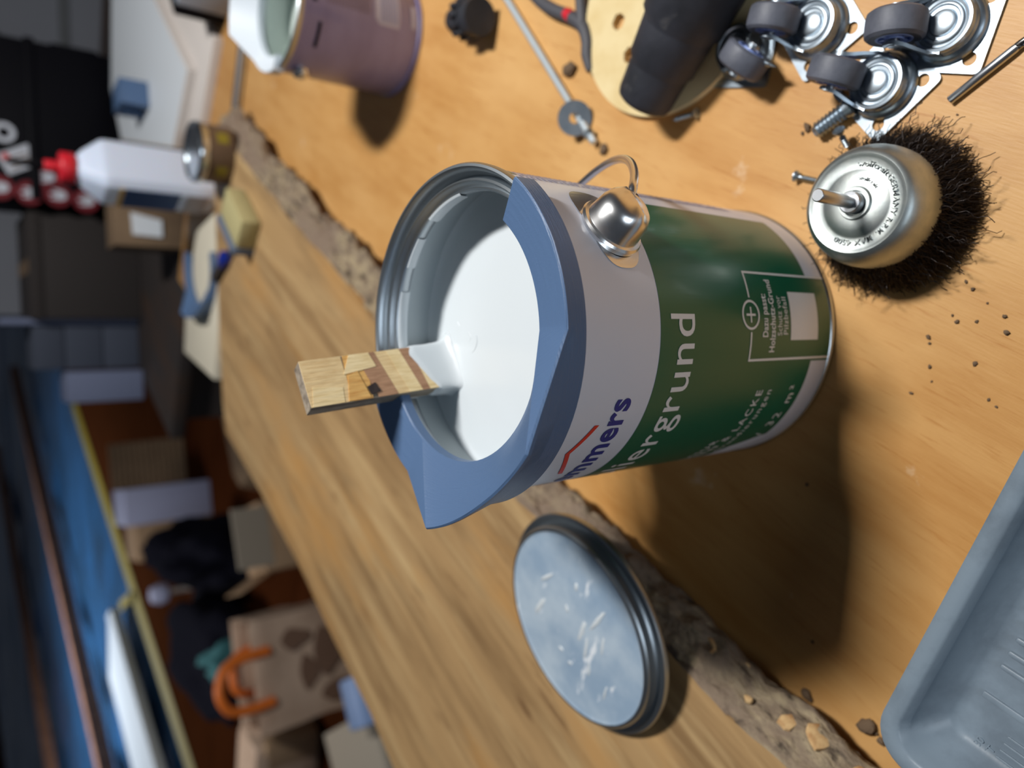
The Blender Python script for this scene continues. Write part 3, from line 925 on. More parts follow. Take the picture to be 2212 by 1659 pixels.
# ------------------------------------------------------------------ swivel casters
def make_caster():
    root = thing('swivel_caster', 'c', 'caster', group='loose swivel casters in the corner')
    hs = 0.0190
    # plate with rounded corners and four round holes
    TH = 0.0018
    q = hs - 0.0062
    bm = bmesh.new()
    def loop(pts):
        vs_ = [bm.verts.new((x, y, 0)) for x, y in pts]
        return [bm.edges.new((vs_[k], vs_[(k + 1) % len(vs_)])) for k in range(len(vs_))]
    rc = 0.0028
    outer = []
    for (cx_, cy_, a0_) in ((hs - rc, hs - rc, 0), (-hs + rc, hs - rc, 90), (-hs + rc, -hs + rc, 180), (hs - rc, -hs + rc, 270)):
        outer += [(cx_ + rc * math.cos(R_(a0_ + 22.5 * k)), cy_ + rc * math.sin(R_(a0_ + 22.5 * k))) for k in range(5)]
    es = loop(outer)
    for sx in (-1, 1):
        for sy in (-1, 1):
            es += loop([(sx * q + 0.0030 * math.cos(2 * PI * k / 18), sy * q + 0.0030 * math.sin(2 * PI * k / 18)) for k in range(18)])
    bmesh.ops.triangle_fill(bm, edges=es, use_beauty=True)
    ext = bmesh.ops.extrude_face_region(bm, geom=bm.faces[:])
    for g in ext['geom']:
        if isinstance(g, bmesh.types.BMVert):
            g.co.z = TH
    bm_obj('mounting_plate', bm, M_ZINC, root, 30)
    lathe('bearing_race', [(0.0160, 0.0018), (0.0157, 0.0040), (0.0146, 0.0054), (0.0134, 0.0060), (0.0130, 0.0076)], M_ZINC, root, 56)
    lathe('swivel_cap', [(0.0130, 0.0070), (0.0131, 0.0098), (0.0124, 0.0112), (0.0112, 0.0114), (0.0104, 0.0104), (0.0094, 0.0102), (0.0088, 0.0108), (0.0078, 0.0109), (0.0072, 0.0100), (0.0060, 0.0099), (0.0054, 0.0112), (0.0040, 0.0118), (0.0, 0.0120)], M_ZINC, root, 56)
    # fork: two bent cheeks carrying the axle
    ax_x, ax_z = 0.0165, 0.0190
    for sy in (-1, 1):
        verts, faces = [], []
        path = [(-0.0005, 0.0128, 0.0080, 0.0060), (0.0040, 0.0122, 0.0085, 0.0070), (0.0080, 0.0106, 0.0120, 0.0085), (0.0120, 0.0088, 0.0160, 0.0085), (0.0155, 0.0080, 0.0190, 0.0075), (0.0185, 0.0080, 0.0200, 0.0055), (0.0205, 0.0080, 0.0200, 0.0030)]
        for (x, y, z, h) in path:
            for (dy, dz) in ((-0.0008, -h / 2), (0.0008, -h / 2), (0.0008, h / 2), (-0.0008, h / 2)):
                verts.append((x, sy * (y + dy), z + dz))
        for i in range(len(path) - 1):
            for k in range(4):
                l = (k + 1) % 4
                faces.append((i * 4 + k, i * 4 + l, (i + 1) * 4 + l, (i + 1) * 4 + k))
        faces += [(0, 1, 2, 3), tuple((len(path) - 1) * 4 + k for k in (3, 2, 1, 0))]
        bm = bmesh.new()
        me = meshd('t', verts, faces)
        bm.from_mesh(me)
        bpy.data.meshes.remove(me)
        bmesh.ops.subdivide_edges(bm, edges=[e for e in bm.edges if abs(e.verts[0].co.x - e.verts[1].co.x) > 0.001], cuts=2, smooth=0.6, use_grid_fill=True)
        bm_obj('fork_cheek', bm, M_ZINC, root, 50)
    wh = lathe('tyre', [(0.0078, -0.0058), (0.0112, -0.0062), (0.0127, -0.0050), (0.0131, -0.0030), (0.0131, 0.0030), (0.0127, 0.0050), (0.0112, 0.0062), (0.0078, 0.0058)], M_TIRE, root, 56, loc=(ax_x, 0, ax_z), rot=(R_(90), 0, 0))
    hb = lathe('hub', [(0.0025, -0.0062), (0.0040, -0.0062), (0.0042, -0.0045), (0.0068, -0.0045), (0.0070, -0.0060), (0.0079, -0.0060), (0.0079, 0.0060), (0.0070, 0.0060), (0.0068, 0.0045), (0.0042, 0.0045), (0.0040, 0.0062), (0.0025, 0.0062)], M_HUB, root, 40, loc=(ax_x, 0, ax_z), rot=(R_(90), 0, 0))
    for k in range(6):
        a = 2 * PI * k / 6
        box('spoke', (0.0032, 0.0016, 0.011), M_HUB, hb, loc=(0.0054 * math.cos(a), 0.0054 * math.sin(a), 0), rot=(0, 0, a), base=False)
    lathe('axle', [(0, -0.0092), (0.0024, -0.0092), (0.0026, -0.0086), (0.0020, -0.0084), (0.0020, 0.0084), (0.0026, 0.0086), (0.0024, 0.0092), (0, 0.0092)], M_STEEL, root, 20, loc=(ax_x, 0, ax_z), rot=(R_(90), 0, 0))
    return root
def copy_tree(o, parent=None):
    c = o.copy()
    COL.objects.link(c)
    if parent is not None:
        c.parent = parent
        c.matrix_parent_inverse = o.matrix_parent_inverse.copy()
    for ch in list(o.children):
        copy_tree(ch, c)
    return c
proto = make_caster()
CAST = [((0.1185, -0.0925, 0.0), 66, -52, 'swivel caster nearest the wire brush, its plate touching the bristles'),
        ((0.1365, -0.1215, 0.0), 84, -18, 'swivel caster at the frame corner beside the drill bit'),
        ((0.1560, -0.0590, 0.0), 72, 28, 'swivel caster at the photo edge behind the other casters, beside the sanding disc hose'),
        ((0.1575, -0.0145, 0.0), -135, -14, 'swivel caster next to the black rubber nozzle')]
for i, (loc, trail, plate, lab) in enumerate(CAST):
    o = proto if i == 0 else copy_tree(proto)
    o.location = loc
    o.rotation_euler = (0, 0, R_(trail))
    o['label'] = lab
    for ch in o.children:
        if ch.name.startswith('mounting_plate'):
            ch.rotation_euler = (0, 0, R_(plate - trail))

# ------------------------------------------------------------------ drill bit
a_, b_ = Vector((0.1040, -0.1222, 0.0020)), Vector((0.1330, -0.1690, 0.0020))
db = thing('drill_bit', 'steel twist drill bit lying at the corner beside the casters', 'drill bit', a_, (0, 0, math.atan2(b_.y - a_.y, b_.x - a_.x)))
LB = (b_ - a_).length
lathe('shank', [(0, 0), (0.0017, 0), (0.0020, 0.0004), (0.0020, 0.029), (0.0018, 0.0305)], M_STEEL, db, 24, rot=(0, R_(90), 0))
verts, faces = [], []
seg, nn = 60, 16
for i in range(seg + 1):
    u = i / seg
    x = 0.030 + (LB - 0.030) * u
    tw = u * 2 * PI * 1.6
    tipf = 1.0 if u < 0.92 else (1 - u) / 0.08
    for k in range(nn):
        a = 2 * PI * k / nn
        r = 0.0019 * (0.62 + 0.38 * abs(math.cos(a)) ** 0.4) * tipf
        verts.append((x, r * math.cos(a + tw), r * math.sin(a + tw)))
for i in range(seg):
    for k in range(nn):
        l = (k + 1) % nn
        faces.append((i * nn + k, i * nn + l, (i + 1) * nn + l, (i + 1) * nn + k))
finish('fluted_tip', meshd('fl', verts, faces), M_DARKST, db, 40)

# ------------------------------------------------------------------ screws, wall plug, rod
def screw(label, head, tip, rad=0.0016, hr=0.0031, group=None):
    head, tip = Vector(head), Vector(tip)
    L = (tip - head).length
    o = thing('wood_screw', label, 'screw', head, (tip - head).to_track_quat('Z', 'Y').to_euler(), group)
    lathe('head', [(0, 0), (hr, 0), (hr, 0.0005), (rad * 1.0, 0.0026)], M_ZINC, o, 20)
    prof = [(rad * 0.8, 0.0024)]
    z = 0.004
    while z < L - 0.004:
        prof += [(rad * 0.62, z), (rad * 1.05, z + 0.0006), (rad * 0.62, z + 0.0012)]
        z += 0.0013
    prof += [(rad * 0.5, L - 0.003), (0, L)]
    lathe('thread', prof, M_ZINC, o, 16, smooth=20)
    return o
screw('small screw lying with its tip under the wire brush', (0.0828, -0.0478, 0.0031), (0.0765, -0.0650, 0.0014))
screw('small screw standing between the wall plug and the wire brush', (0.0995, -0.0755, 0.0115), (0.0905, -0.0762, 0.0012))
screw('small screw lying in front of the sanding disc', (0.1305, 0.0165, 0.0031), (0.1310, 0.0370, 0.0014))
screw('screw lying between two of the casters', (0.1480, -0.0270, 0.0220), (0.1375, -0.0440, 0.0165))
pl0, pl1 = Vector((0.1120, -0.0790, 0.0052)), Vector((0.1025, -0.0590, 0.0046))
wp = thing('screw_anchor', 'short thick ribbed metal anchor lying beside the caster plate', 'screw anchor', pl0, (pl1 - pl0).to_track_quat('Z', 'Y').to_euler())
prof = [(0, 0), (0.0036, 0), (0.0044, 0.001), (0.0044, 0.004)]
z = 0.005
while z < 0.020:
    prof += [(0.0036, z), (0.0046, z + 0.0009), (0.0036, z + 0.0018)]
    z += 0.0022
prof += [(0.0030, 0.0215), (0, 0.0222)]
lathe('ribbed_sleeve', prof, M_ZINC, wp, 28, smooth=25)
lathe('collar', [(0.0044, 0.0003), (0.0053, 0.0003), (0.0053, 0.0024), (0.0044, 0.0024)], M_ZINC, wp, 28)

rp0, rp1 = Vector((0.2900, 0.2195, 0.0046)), Vector((0.1300, 0.1010, 0.0046))
rod = thing('threaded_rod', 'long thin bright threaded rod lying behind the green can', 'threaded rod', rp0, (rp1 - rp0).to_track_quat('Z', 'Y').to_euler())
LR = (rp1 - rp0).length
prof = [(0, 0), (0.0022, 0)]
z = 0.0005
while z < LR - 0.001:
    prof += [(0.00225, z), (0.0026, z + 0.0004)]
    z += 0.0008
prof += [(0.0020, LR), (0, LR)]
lathe('thread', prof, M_ROD, rod, 14, smooth=60)
hexp = [(0.0042 * math.cos(R_(60 * k)), 0.0042 * math.sin(R_(60 * k))) for k in range(6)]
prism('nut', hexp, LR - 0.010, LR - 0.0062, M_ZINC, rod, 0.0003)
wsh = lathe('washer', [(0.0038, 0), (0.0118, 0), (0.0120, 0.0006), (0.0118, 0.0013), (0.0038, 0.0013), (0.0036, 0.0006), (0.0038, 0)], M_ZINC, None, 48, loc=(0.1492, 0.1160, 0.0086), rot=Vector((-0.27, -0.62, 0.72)).to_track_quat('Z', 'Y').to_euler())
tag(wsh, 'large flat steel washer lying around the end of the threaded rod', 'washer')

# ------------------------------------------------------------------ sanding disc, nozzle, cable, knob
sd = thing('sanding_disc', 'round cream sanding disc with punched holes at the photo edge', 'sanding disc', (0.2053, 0.0387, 0.0))
DR = 0.0701
hole_c = [(0.0, 0.0)] + [(0.040 * math.cos(R_(a)), 0.040 * math.sin(R_(a))) for a in (93, 131, 173, 213, 253, 293, 333, 53)]
bm = bmesh.new()
rings = 0
# grid disc with faces removed at the holes, then closed with round hole walls
NR, NA = 60, 180
vs = {}
for i in range(NR + 1):
    for k in range(NA):
        r = DR * (0.02 + 0.98 * i / NR)
        a = 2 * PI * k / NA
        vs[i, k] = bm.verts.new((r * math.cos(a), r * math.sin(a), 0.0050))
for i in range(NR):
    for k in range(NA):
        l = (k + 1) % NA
        f = (vs[i, k], vs[i + 1, k], vs[i + 1, l], vs[i, l])
        c = sum((v.co for v in f), Vector()) / 4
        if any(math.hypot(c.x - hx, c.y - hy) < 0.0052 for hx, hy in hole_c):
            continue
        bm.faces.new(f)
ext = bmesh.ops.extrude_face_region(bm, geom=bm.faces[:])
for g in ext['geom']:
    if isinstance(g, bmesh.types.BMVert):
        g.co.z = 0.0006
for v in [v for v in bm.verts if not v.link_faces]:
    bm.verts.remove(v)
bm_obj('abrasive_sheet', bm, M_DISC, sd, 40)

nz0, nz1 = Vector((0.1400, 0.0440, 0.0200)), Vector((0.2250, -0.0440, 0.0400))
nz = thing('rubber_nozzle', 'stepped black dusty rubber hose nozzle lying across the sanding disc', 'hose nozzle', nz0, (nz1 - nz0).to_track_quat('Z', 'Y').to_euler())
lathe('sleeve', [(0.0120, 0.010), (0.0125, 0.0), (0.0145, 0.0), (0.0164, 0.0014), (0.0172, 0.004), (0.0184, 0.022), (0.0186, 0.0238), (0.0204, 0.0262), (0.0218, 0.046), (0.0220, 0.048), (0.0242, 0.0508), (0.0262, 0.078), (0.0266, 0.0805), (0.0290, 0.084), (0.0310, 0.135), (0.0, 0.135)], M_RUBBER, nz, 56)
lathe('bore', [(0.0, 0.010), (0.0122, 0.0098)], M_BLACK, nz, 40)

tube('power_cord', spline([(0.300, 0.195, 0.005), (0.262, 0.172, 0.005), (0.244, 0.157, 0.0052), (0.232, 0.142, 0.0054), (0.221, 0.124, 0.0052), (0.211, 0.112, 0.005), (0.200, 0.1075, 0.0046), (0.190, 0.1075, 0.0044), (0.1790, 0.1050, 0.0042)], 8), [0.0046] * 56 + [0.0046 - 0.0020 * k / 8 for k in range(9)], M_CORD, None, 14)
cord = bpy.data.objects['power_cord']
tag(cord, 'dark grey power cord curling beside the sanding disc', 'cord')
tube('cord_band', [(0.2240, 0.1275, 0.0053), (0.2200, 0.1222, 0.0053)], 0.0047, M_RED, cord, 16)['label'] = 'red band'
tube('cord_branch', spline([(0.270, 0.118, 0.005), (0.243, 0.1145, 0.005), (0.226, 0.1130, 0.0052), (0.212, 0.1120, 0.005)], 8), 0.0042, M_CORD, cord, 14)

kb = thing('toothed_dial', 'black toothed plastic knob lying beside the mauve can', 'knob', (0.2530, 0.2360, 0.0165), Vector((-0.23, -0.97, 0.06)).to_track_quat('Z', 'Y').to_euler())
lathe('barrel', [(0, -0.018), (0.0080, -0.018), (0.0100, -0.014), (0.0105, 0.004), (0.0130, 0.006), (0.0140, 0.012), (0.0142, 0.024), (0.0, 0.024)], M_RUBBER, kb, 40)
for k in range(12):
    a = 2 * PI * k / 12
    box('tooth', (0.006, 0.0040, 0.013), M_RUBBER, kb, loc=(0.0132 * math.cos(a), 0.0132 * math.sin(a), -0.002), rot=(0, 0, a), bevel=0.0008)

# ------------------------------------------------------------------ roller tray
tr_o = Vector((-0.1745, -0.1195, 0))
td = (Vector((-0.046, -0.170, 0)) - Vector((-0.1705, -0.1205, 0))).normalized()
tray = thing('roller_tray', 'grey plastic paint roller tray with ribbed ramp in the lower corner', 'paint tray', tr_o, (0, 0, math.atan2(td.y, td.x)))
# local x runs along the long rim, local -y goes into the tray
TL, TW = 0.30, 0.24
def rr(x0, x1, y0, y1, r, z, n=8):
    pts = []
    for (cx, cy, a0) in ((x1 - r, y1 - r, 0), (x0 + r, y1 - r, 90), (x0 + r, y0 + r, 180), (x1 - r, y0 + r, 270)):
        for k in range(n + 1):
            a = R_(a0 + 90 * k / n)
            pts.append((cx + r * math.cos(a), cy + r * math.sin(a), z))
    return pts
loops = []
RH = 0.052
X0 = -0.008
for (ins, z, r) in ((0.0, RH - 0.007, 0.018), (-0.0004, RH - 0.001, 0.018), (0.0008, RH, 0.0175), (0.0060, RH, 0.013), (0.0074, RH - 0.0012, 0.012), (0.0090, RH - 0.007, 0.011), (0.0140, 0.037, 0.010), (0.0175, 0.0315, 0.008), (0.0195, 0.0300, 0.007), (0.0215, 0.0296, 0.006)):
    loops.append(rr(X0 + ins, TL - ins, -TW + ins, 0 - ins, r, z))
verts = [p for l in loops for p in l]
nl = len(loops[0])
faces = []
for i in range(len(loops) - 1):
    for k in range(nl):
        l = (k + 1) % nl
        faces.append((i * nl + k, i * nl + l, (i + 1) * nl + l, (i + 1) * nl + k))
faces.append(tuple((len(loops) - 1) * nl + k for k in range(nl)))
bm = bmesh.new()
me = meshd('t', verts, faces)
bm.from_mesh(me)
bpy.data.meshes.remove(me)
bm_obj('tray_shell', bm, M_TRAY, tray, 50)
for lx, ly in ((0.05, -0.05), (TL - 0.05, -0.05), (0.05, -TW + 0.05), (TL - 0.05, -TW + 0.05)):
    box('foot', (0.02, 0.02, 0.0300), M_TRAY, tray, loc=(lx, ly, 0))
def rib(x, y0, wd, h):
    box('rib', (wd, 0.17, h), M_TRAY, tray, loc=(x, y0 - 0.085, 0.0294), bevel=min(wd, h) * 0.4)
rib(0.0335, -0.0235, 0.0030, 0.0016)
for k in range(18):
    rib(0.0490 + k * 0.0069, -0.0240, 0.0024, 0.0022)
for k in range(4):
    rib(0.0122 + k * 0.0036, -0.0380, 0.0010, 0.0011)
def flat_text(name, s, size, loc, ang, parent, m, h=0.0006):
    bm = text_bm(s, size, 0.0, 1.15)
    r = bmesh.ops.extrude_face_region(bm, geom=bm.faces[:])
    for g in r['geom']:
        if isinstance(g, bmesh.types.BMVert):
            g.co.z += h
    return bm_obj(name, bm, m, parent, None, loc, (0, 0, ang))
flat_text('moulded_lettering', '0680', 0.0042, (0.0057, -0.0312, 0.0296), R_(-8), tray, M_TRAY)
flat_text('moulded_lettering', 'NTT', 0.0040, (0.0060, -0.0358, 0.0296), R_(-8), tray, M_TRAY)

# ------------------------------------------------------------------ crumbs on the bench
def crumb(loc, s, seed):
    bm = bmesh.new()
    bmesh.ops.create_icosphere(bm, subdivisions=2, radius=1)
    for v in bm.verts:
        f = 1 + 0.55 * noise.noise(v.co * 1.7 + Vector((seed * 3.7, seed, 0)))
        v.co = Vector((v.co.x * s * f, v.co.y * s * 0.75 * f, v.co.z * s * 0.45 * f))
    zmin = min(v.co.z for v in bm.verts)
    for v in bm.verts:
        v.co.z -= zmin
    return bm_obj('bark_crumb', bm, M_CRUMB, None, 60, loc, (0, 0, seed * 1.3))
big = [((0.1870, 0.1280, 0), 0.0060, 'dry bark crumb beside the threaded rod and the cord'),
       ((0.1250, 0.0950, 0), 0.0040, 'dark bark crumb just past the end of the threaded rod'),
       ((-0.1990, -0.0600, 0), 0.0036, 'bark crumb touching the slab between lid and tray'),
       ((-0.2025, -0.0935, 0), 0.0052, 'largest bark crumb between slab and roller tray corner'),
       ((0.1075, -0.0530, 0), 0.0024, 'bark crumb beside the ribbed anchor')]
for i, (p, s, lab) in enumerate(big):
    tag(crumb(p, s, i + 1), lab, 'bark crumb')
tiny = [(-0.208, -0.1, 0.0022), (-0.211, -0.106, 0.002), (0.105, -0.0500, 0.0012), (0.004, -0.128, 0.0011), (0.007, -0.126, 0.0007), (-0.001, -0.148, 0.0013), (-0.015, -0.136, 0.0012), (-0.003, -0.116, 0.0012), (-0.006, -0.1165, 0.0008), (-0.017, -0.117, 0.001), (-0.030, -0.109, 0.0009),
        (-0.083, -0.057, 0.0011), (-0.169, -0.062, 0.001), (0.004, -0.136, 0.0009), (0.012, -0.140, 0.0006), (0.006, -0.147, 0.0011), (-0.031, -0.142, 0.0008), (-0.034, -0.145, 0.0007), (0.0185, -0.134, 0.001), (0.022, -0.131, 0.0009), (-0.205, -0.097, 0.0016), (0.092, -0.118, 0.0007), (0.0975, -0.125, 0.0006), (-0.024, -0.118, 0.0006)]
for i, (x, y, s) in enumerate(tiny):
    tag(crumb((x, y, 0), s, i + 20), 'tiny dark speck of bark on the plywood bench top', 'bark crumb', 'tiny bark specks on the bench')

# ------------------------------------------------------------------ things at the far end of the bench
# glue bottle
gb = thing('glue_bottle', 'white glue bottle with red cap and black nozzle at the far end of the bench', 'bottle', (0.238, 0.955, 0), (0, 0, R_(24)))
def octo(w_, d_, ch):
    return [(w_ - ch, -d_), (w_, -d_ + ch), (w_, d_ - ch), (w_ - ch, d_), (-w_ + ch, d_), (-w_, d_ - ch), (-w_, -d_ + ch), (-w_ + ch, -d_)]
bverts, bfaces = [], []
levels = [(0.036, 0.028, 0.010, 0.0), (0.039, 0.031, 0.010, 0.004), (0.040, 0.032, 0.010, 0.03), (0.0405, 0.0325, 0.010, 0.148), (0.040, 0.032, 0.010, 0.156), (0.024, 0.022, 0.009, 0.180), (0.0165, 0.0165, 0.007, 0.187), (0.0150, 0.0150, 0.006, 0.190)]
for (w_, d_, ch, z) in levels:
    bverts += [(x, y, z) for x, y in octo(w_, d_, ch)]
for i in range(len(levels) - 1):
    for k in range(8):
        l = (k + 1) % 8
        bfaces.append((i * 8 + k, i * 8 + l, (i + 1) * 8 + l, (i + 1) * 8 + k))
bfaces += [tuple(range(8))[::-1], tuple((len(levels) - 1) * 8 + k for k in range(8))]
bm = bmesh.new(); me = meshd('t', bverts, bfaces); bm.from_mesh(me); bpy.data.meshes.remove(me)
bmesh.ops.bevel(bm, geom=bm.edges[:], offset=0.0022, segments=2, affect='EDGES', profile=0.5, clamp_overlap=True)
bm_obj('body', bm, M_BOTTLE, gb, 50)
box('label', (0.0008, 0.046, 0.076), M_NAVY, gb, loc=(-0.0409, 0.0, 0.055))
box('label', (0.0010, 0.046, 0.032), M_GREYLAB, gb, loc=(-0.0410, 0.0, 0.014))
box('label_stripe', (0.0010, 0.046, 0.006), M_OCHRE, gb, loc=(-0.0410, 0.0, 0.132))
lathe('cap', [(0.0, 0.2125), (0.0065, 0.2125), (0.0075, 0.209), (0.0140, 0.208), (0.0200, 0.2075), (0.0212, 0.206), (0.0212, 0.1905), (0.0200, 0.189), (0, 0.189)], M_RED, gb, 40)
lathe('cap_neck', [(0.0, 0.2265), (0.0070, 0.2265), (0.0078, 0.225), (0.0080, 0.2120), (0.0, 0.2120)], M_RED, gb, 28)
lathe('nozzle', [(0.0, 0.270), (0.0028, 0.270), (0.0034, 0.268), (0.0056, 0.230), (0.0056, 0.2262), (0.0, 0.2262)], M_BLACK, gb, 24)

# small tin
jt = thing('small_tin', 'small tin with shiny metal lid standing on the end of the slab', 'tin', (0.238, 0.750, SLZ))
lathe('tin_body', [(0.0, 0.0), (0.0365, 0.0), (0.0370, 0.001), (0.0370, 0.034), (0.0, 0.034)], M_TINBROWN, jt, 56)
lathe('tin_lid', [(0.0380, 0.0325), (0.0385, 0.034), (0.0385, 0.0425), (0.0372, 0.0448), (0.0350, 0.0448), (0.0338, 0.0425), (0.0, 0.0425)], M_SILVER, jt, 56)
for a0 in (-60, 10):
    lathe('yellow_mark', [(0.0373, 0.008), (0.0373, 0.022)], M_YELPR, jt, 10, a0 - 90, a0 - 66)

# white boards stacked
wb1 = thing('white_board', 'white board at the bottom of the stack behind the mauve can', 'board', (0, 0, 0))
prism('board', [(0.435, 0.875), (0.860, 1.37), (0.600, 1.535), (0.300, 0.985)], 0.0005, 0.014, M_BOARDE, wb1, 0.0015)
wb2 = thing('white_board', 'upper white board of the stack with a blue bracket on top', 'board', (0, 0, 0))
prism('board', [(0.412, 0.963), (0.860, 1.445), (0.526, 1.530), (0.403, 1.450), (0.312, 1.061)], 0.0142, 0.0280, M_BOARDE, wb2, 0.001)
prism('top_face', [(0.413, 0.967), (0.856, 1.444), (0.527, 1.527), (0.406, 1.447), (0.316, 1.064)], 0.0280, 0.0284, M_BOARDW, wb2)

br = thing('blue_bracket', 'small grey-blue plastic bracket standing on the white boards', 'bracket', (0.430, 1.240, 0.0285), (0, 0, R_(8)))
box('upright', (0.046, 0.010, 0.040), M_BLUEP, br, loc=(0, -0.030, 0), bevel=0.001)
box('top_plate', (0.046, 0.060, 0.008), M_BLUEP, br, loc=(0, -0.005, 0.040), bevel=0.001)
box('upright', (0.046, 0.010, 0.040), M_BLUEP, br, loc=(0, 0.020, 0), bevel=0.001)

gx = thing('grey_box', 'grey box with black end behind the mauve can spout', 'box', (0.512, 0.868, 0), (0, 0, R_(32)))
box('box_body', (0.10, 0.06, 0.07), M_GREYBOX, gx, bevel=0.002)
box('black_end', (0.101, 0.018, 0.071), M_BLACK, gx, loc=(0, 0.0225, 0), bevel=0.002)

tube('steel_pipe', [(0.500, 0.725, 0.0068), (0.3190, 0.8120, 0.0068)], 0.0064, M_STEEL, None, 16)
tag(bpy.data.objects['steel_pipe'], 'thin steel pipe lying on the bench against the far end of the slab', 'pipe')

# cream panel, second blue ring, sanding sponge, paper knife
cp = prism('cream_panel', [(0.196, 0.832), (0.168, 0.990), (0.060, 1.065), (-0.029, 1.088), (-0.070, 0.926), (0.017, 0.894), (0.113, 0.862)], 0.0002, 0.016, M_CREAM, None, 0.002)
tag(cp, 'cream coloured flat panel lying beyond the end of the slab', 'panel')
sp3 = spout('can_spout', 'spare grey-blue pouring spout lying on the cream panel', M_BLUEP, -95, (0.105, 0.960, 0.016 - 0.1850), 1.0, 0)
sg = thing('sanding_sponge', 'yellow sanding sponge with grey-blue back on the slab by the tin', 'sponge', (0.142, 0.672, SLZ), (0, 0, R_(48)))
box('foam_block', (0.074, 0.040, 0.024), M_SPONGE, sg, loc=(0, -0.004, 0), bevel=0.003)
box('backing', (0.074, 0.010, 0.026), M_SPBLUE, sg, loc=(0, 0.0212, 0), bevel=0.001)
kn = thing('scraper', 'small dark scraper with blue grip lying on the cream panel edge', 'scraper', (0.108, 0.742, SLZ), (0, 0, R_(118)))
box('blade', (0.055, 0.016, 0.003), M_DARKBOX, kn, loc=(-0.02, 0, 0), bevel=0.0008)
box('grip', (0.022, 0.018, 0.012), M_INKB, kn, loc=(0.015, 0, 0), bevel=0.003)
box('handle', (0.040, 0.013, 0.011), M_BENCH2, kn, loc=(0.045, 0, 0), bevel=0.003)

# ------------------------------------------------------------------ storage bench contents
BT = -0.03
tb = thing('tool_case', 'black tool case covered in round red stickers behind the glue bottle', 'tool case', (0.444, 1.66, BT), (0, 0, R_(2)))
box('case_body', (0.325, 0.20, 0.325), M_BLACK, tb, bevel=0.008)
box('case_rim', (0.333, 0.208, 0.02), M_BLACK, tb, loc=(0, 0, 0.19), bevel=0.004)
box('latch', (0.010, 0.05, 0.09), M_BLACK, tb, loc=(0.1665, -0.06, 0.07), bevel=0.004)
lathe('rivet', [(0, 0.003), (0.006, 0.0025), (0.008, 0)], M_STEEL, tb, 18, loc=(0.1660, -0.09, 0.255), rot=(0, R_(90), 0))
def on_case(x, z):
    return (x * 1.083 - 0.444, -0.1006, 0.3707 - (0.3707 - z) * 1.083 - BT)
def hand(loc, ang):
    s = lathe('round_sticker', [(0.0, 0.0006), (0.0245, 0.0006), (0.025, 0.0)], mat('red_sticker', srgb(112, 10, 26), 0.6), tb, 28, loc=loc, rot=(R_(90), 0, 0))
    palm = [(0.010 * math.cos(R_(a)), -0.005 + 0.0105 * math.sin(R_(a))) for a in range(180, 361, 20)]
    palm += [(0.0115, 0.006), (0.0085, 0.013), (0.007, 0.004), (0.003, 0.0045), (0.0018, 0.0155), (-0.0015, 0.0155), (-0.002, 0.0045), (-0.0055, 0.004), (-0.0075, 0.0135), (-0.0105, 0.012), (-0.0108, 0.0)]
    c, sn = math.cos(ang), math.sin(ang)
    palm = [(x * c - y * sn, x * sn + y * c) for x, y in palm]
    prism('hand_print', palm, 0.0006, 0.0009, mat('sticker_white', srgb(196, 200, 210), 0.5), s)
for (x, z, a) in ((0.269, 0.197, 0.05), (0.270, 0.150, -0.1), (0.302, 0.168, 0.15), (0.2640, 0.103, 0.0), (0.274, 0.243, 0.1), (0.318, 0.128, 0.2)):
    hand(on_case(x, z), a)
lathe('ring_sticker', [(0.0105, 0.0006), (0.020, 0.0006)], mat('sticker_white', srgb(196, 200, 210), 0.5), tb, 32, loc=on_case(0.377, 0.232), rot=(R_(90), 0, 0))
tg = box('paper_sticker', (0.062, 0.044, 0.0008), mat('sticker_white', srgb(196, 200, 210), 0.5), tb, loc=on_case(0.330, 0.212), rot=(R_(90), R_(62), 0), base=False)
for k in range(3):
    box('print_line', (0.040, 0.004, 0.0010), M_DARKST, tg, loc=(0, -0.012 + k * 0.009, 0.0), base=False)
lathe('red_dot', [(0, 0.0012), (0.007, 0.0010)], M_INKR, tg, 20, loc=(-0.018, 0.012, 0))

bx = thing('dark_box', 'large dark brown box beside the tool case on the storage bench', 'box', (0.150, 1.70, BT), (0, 0, R_(0)))
box('box_body', (0.225, 0.20, 0.19), M_DARKBOX, bx, bevel=0.003)
box('lid_flap', (0.229, 0.204, 0.026), M_DARKBOX, bx, loc=(0, 0, 0.190), bevel=0.003)
box('tape', (0.03, 0.2045, 0.0004), M_CARDD, bx, loc=(0, 0, 0.2162))

bc = thing('small_carton', 'small brown carton behind the glue bottle', 'carton', (0.205, 1.265, -0.055 + 0.025), (0, 0, R_(2)))
box('carton_body', (0.085, 0.07, 0.12), M_CARDD, bc, bevel=0.002)
bmw = prism_bm([(-0.018, 0), (0.014, 0), (0.024, 0.052), (-0.016, 0.050)], 0, 0.004)
bm_obj('paper_slip', bmw, M_BOARDW, bc, 40, (-0.006, -0.0352, 0.040), (R_(90), 0, 0))

def block(name, lab, size, loc, m, parts=None):
    o = thing(name, lab, 'block', loc, (0, 0, R_(0)))
    box('block_body', size, m, o, bevel=0.004)
    return o
bl0 = block('concrete_block', 'pale grey block standing leftmost on the storage bench', (0.070, 0.10, 0.155), (-0.115, 1.66, BT), M_BLOCKL)
for k, (z, h) in enumerate(((0.0, 0.075), (0.076, 0.075), (0.152, 0.06))):
    block('concrete_block', ('lowest', 'middle', 'topmost')[k] + ' grey block in the pile beside the dark brown box', (0.098, 0.12, h), (-0.026, 1.70, BT + z), M_BLOCK)
block('concrete_block', 'narrow grey slab on edge between the block pile and the dark box', (0.014, 0.14, 0.27), (0.0315, 1.70, BT), M_BLOCKL)

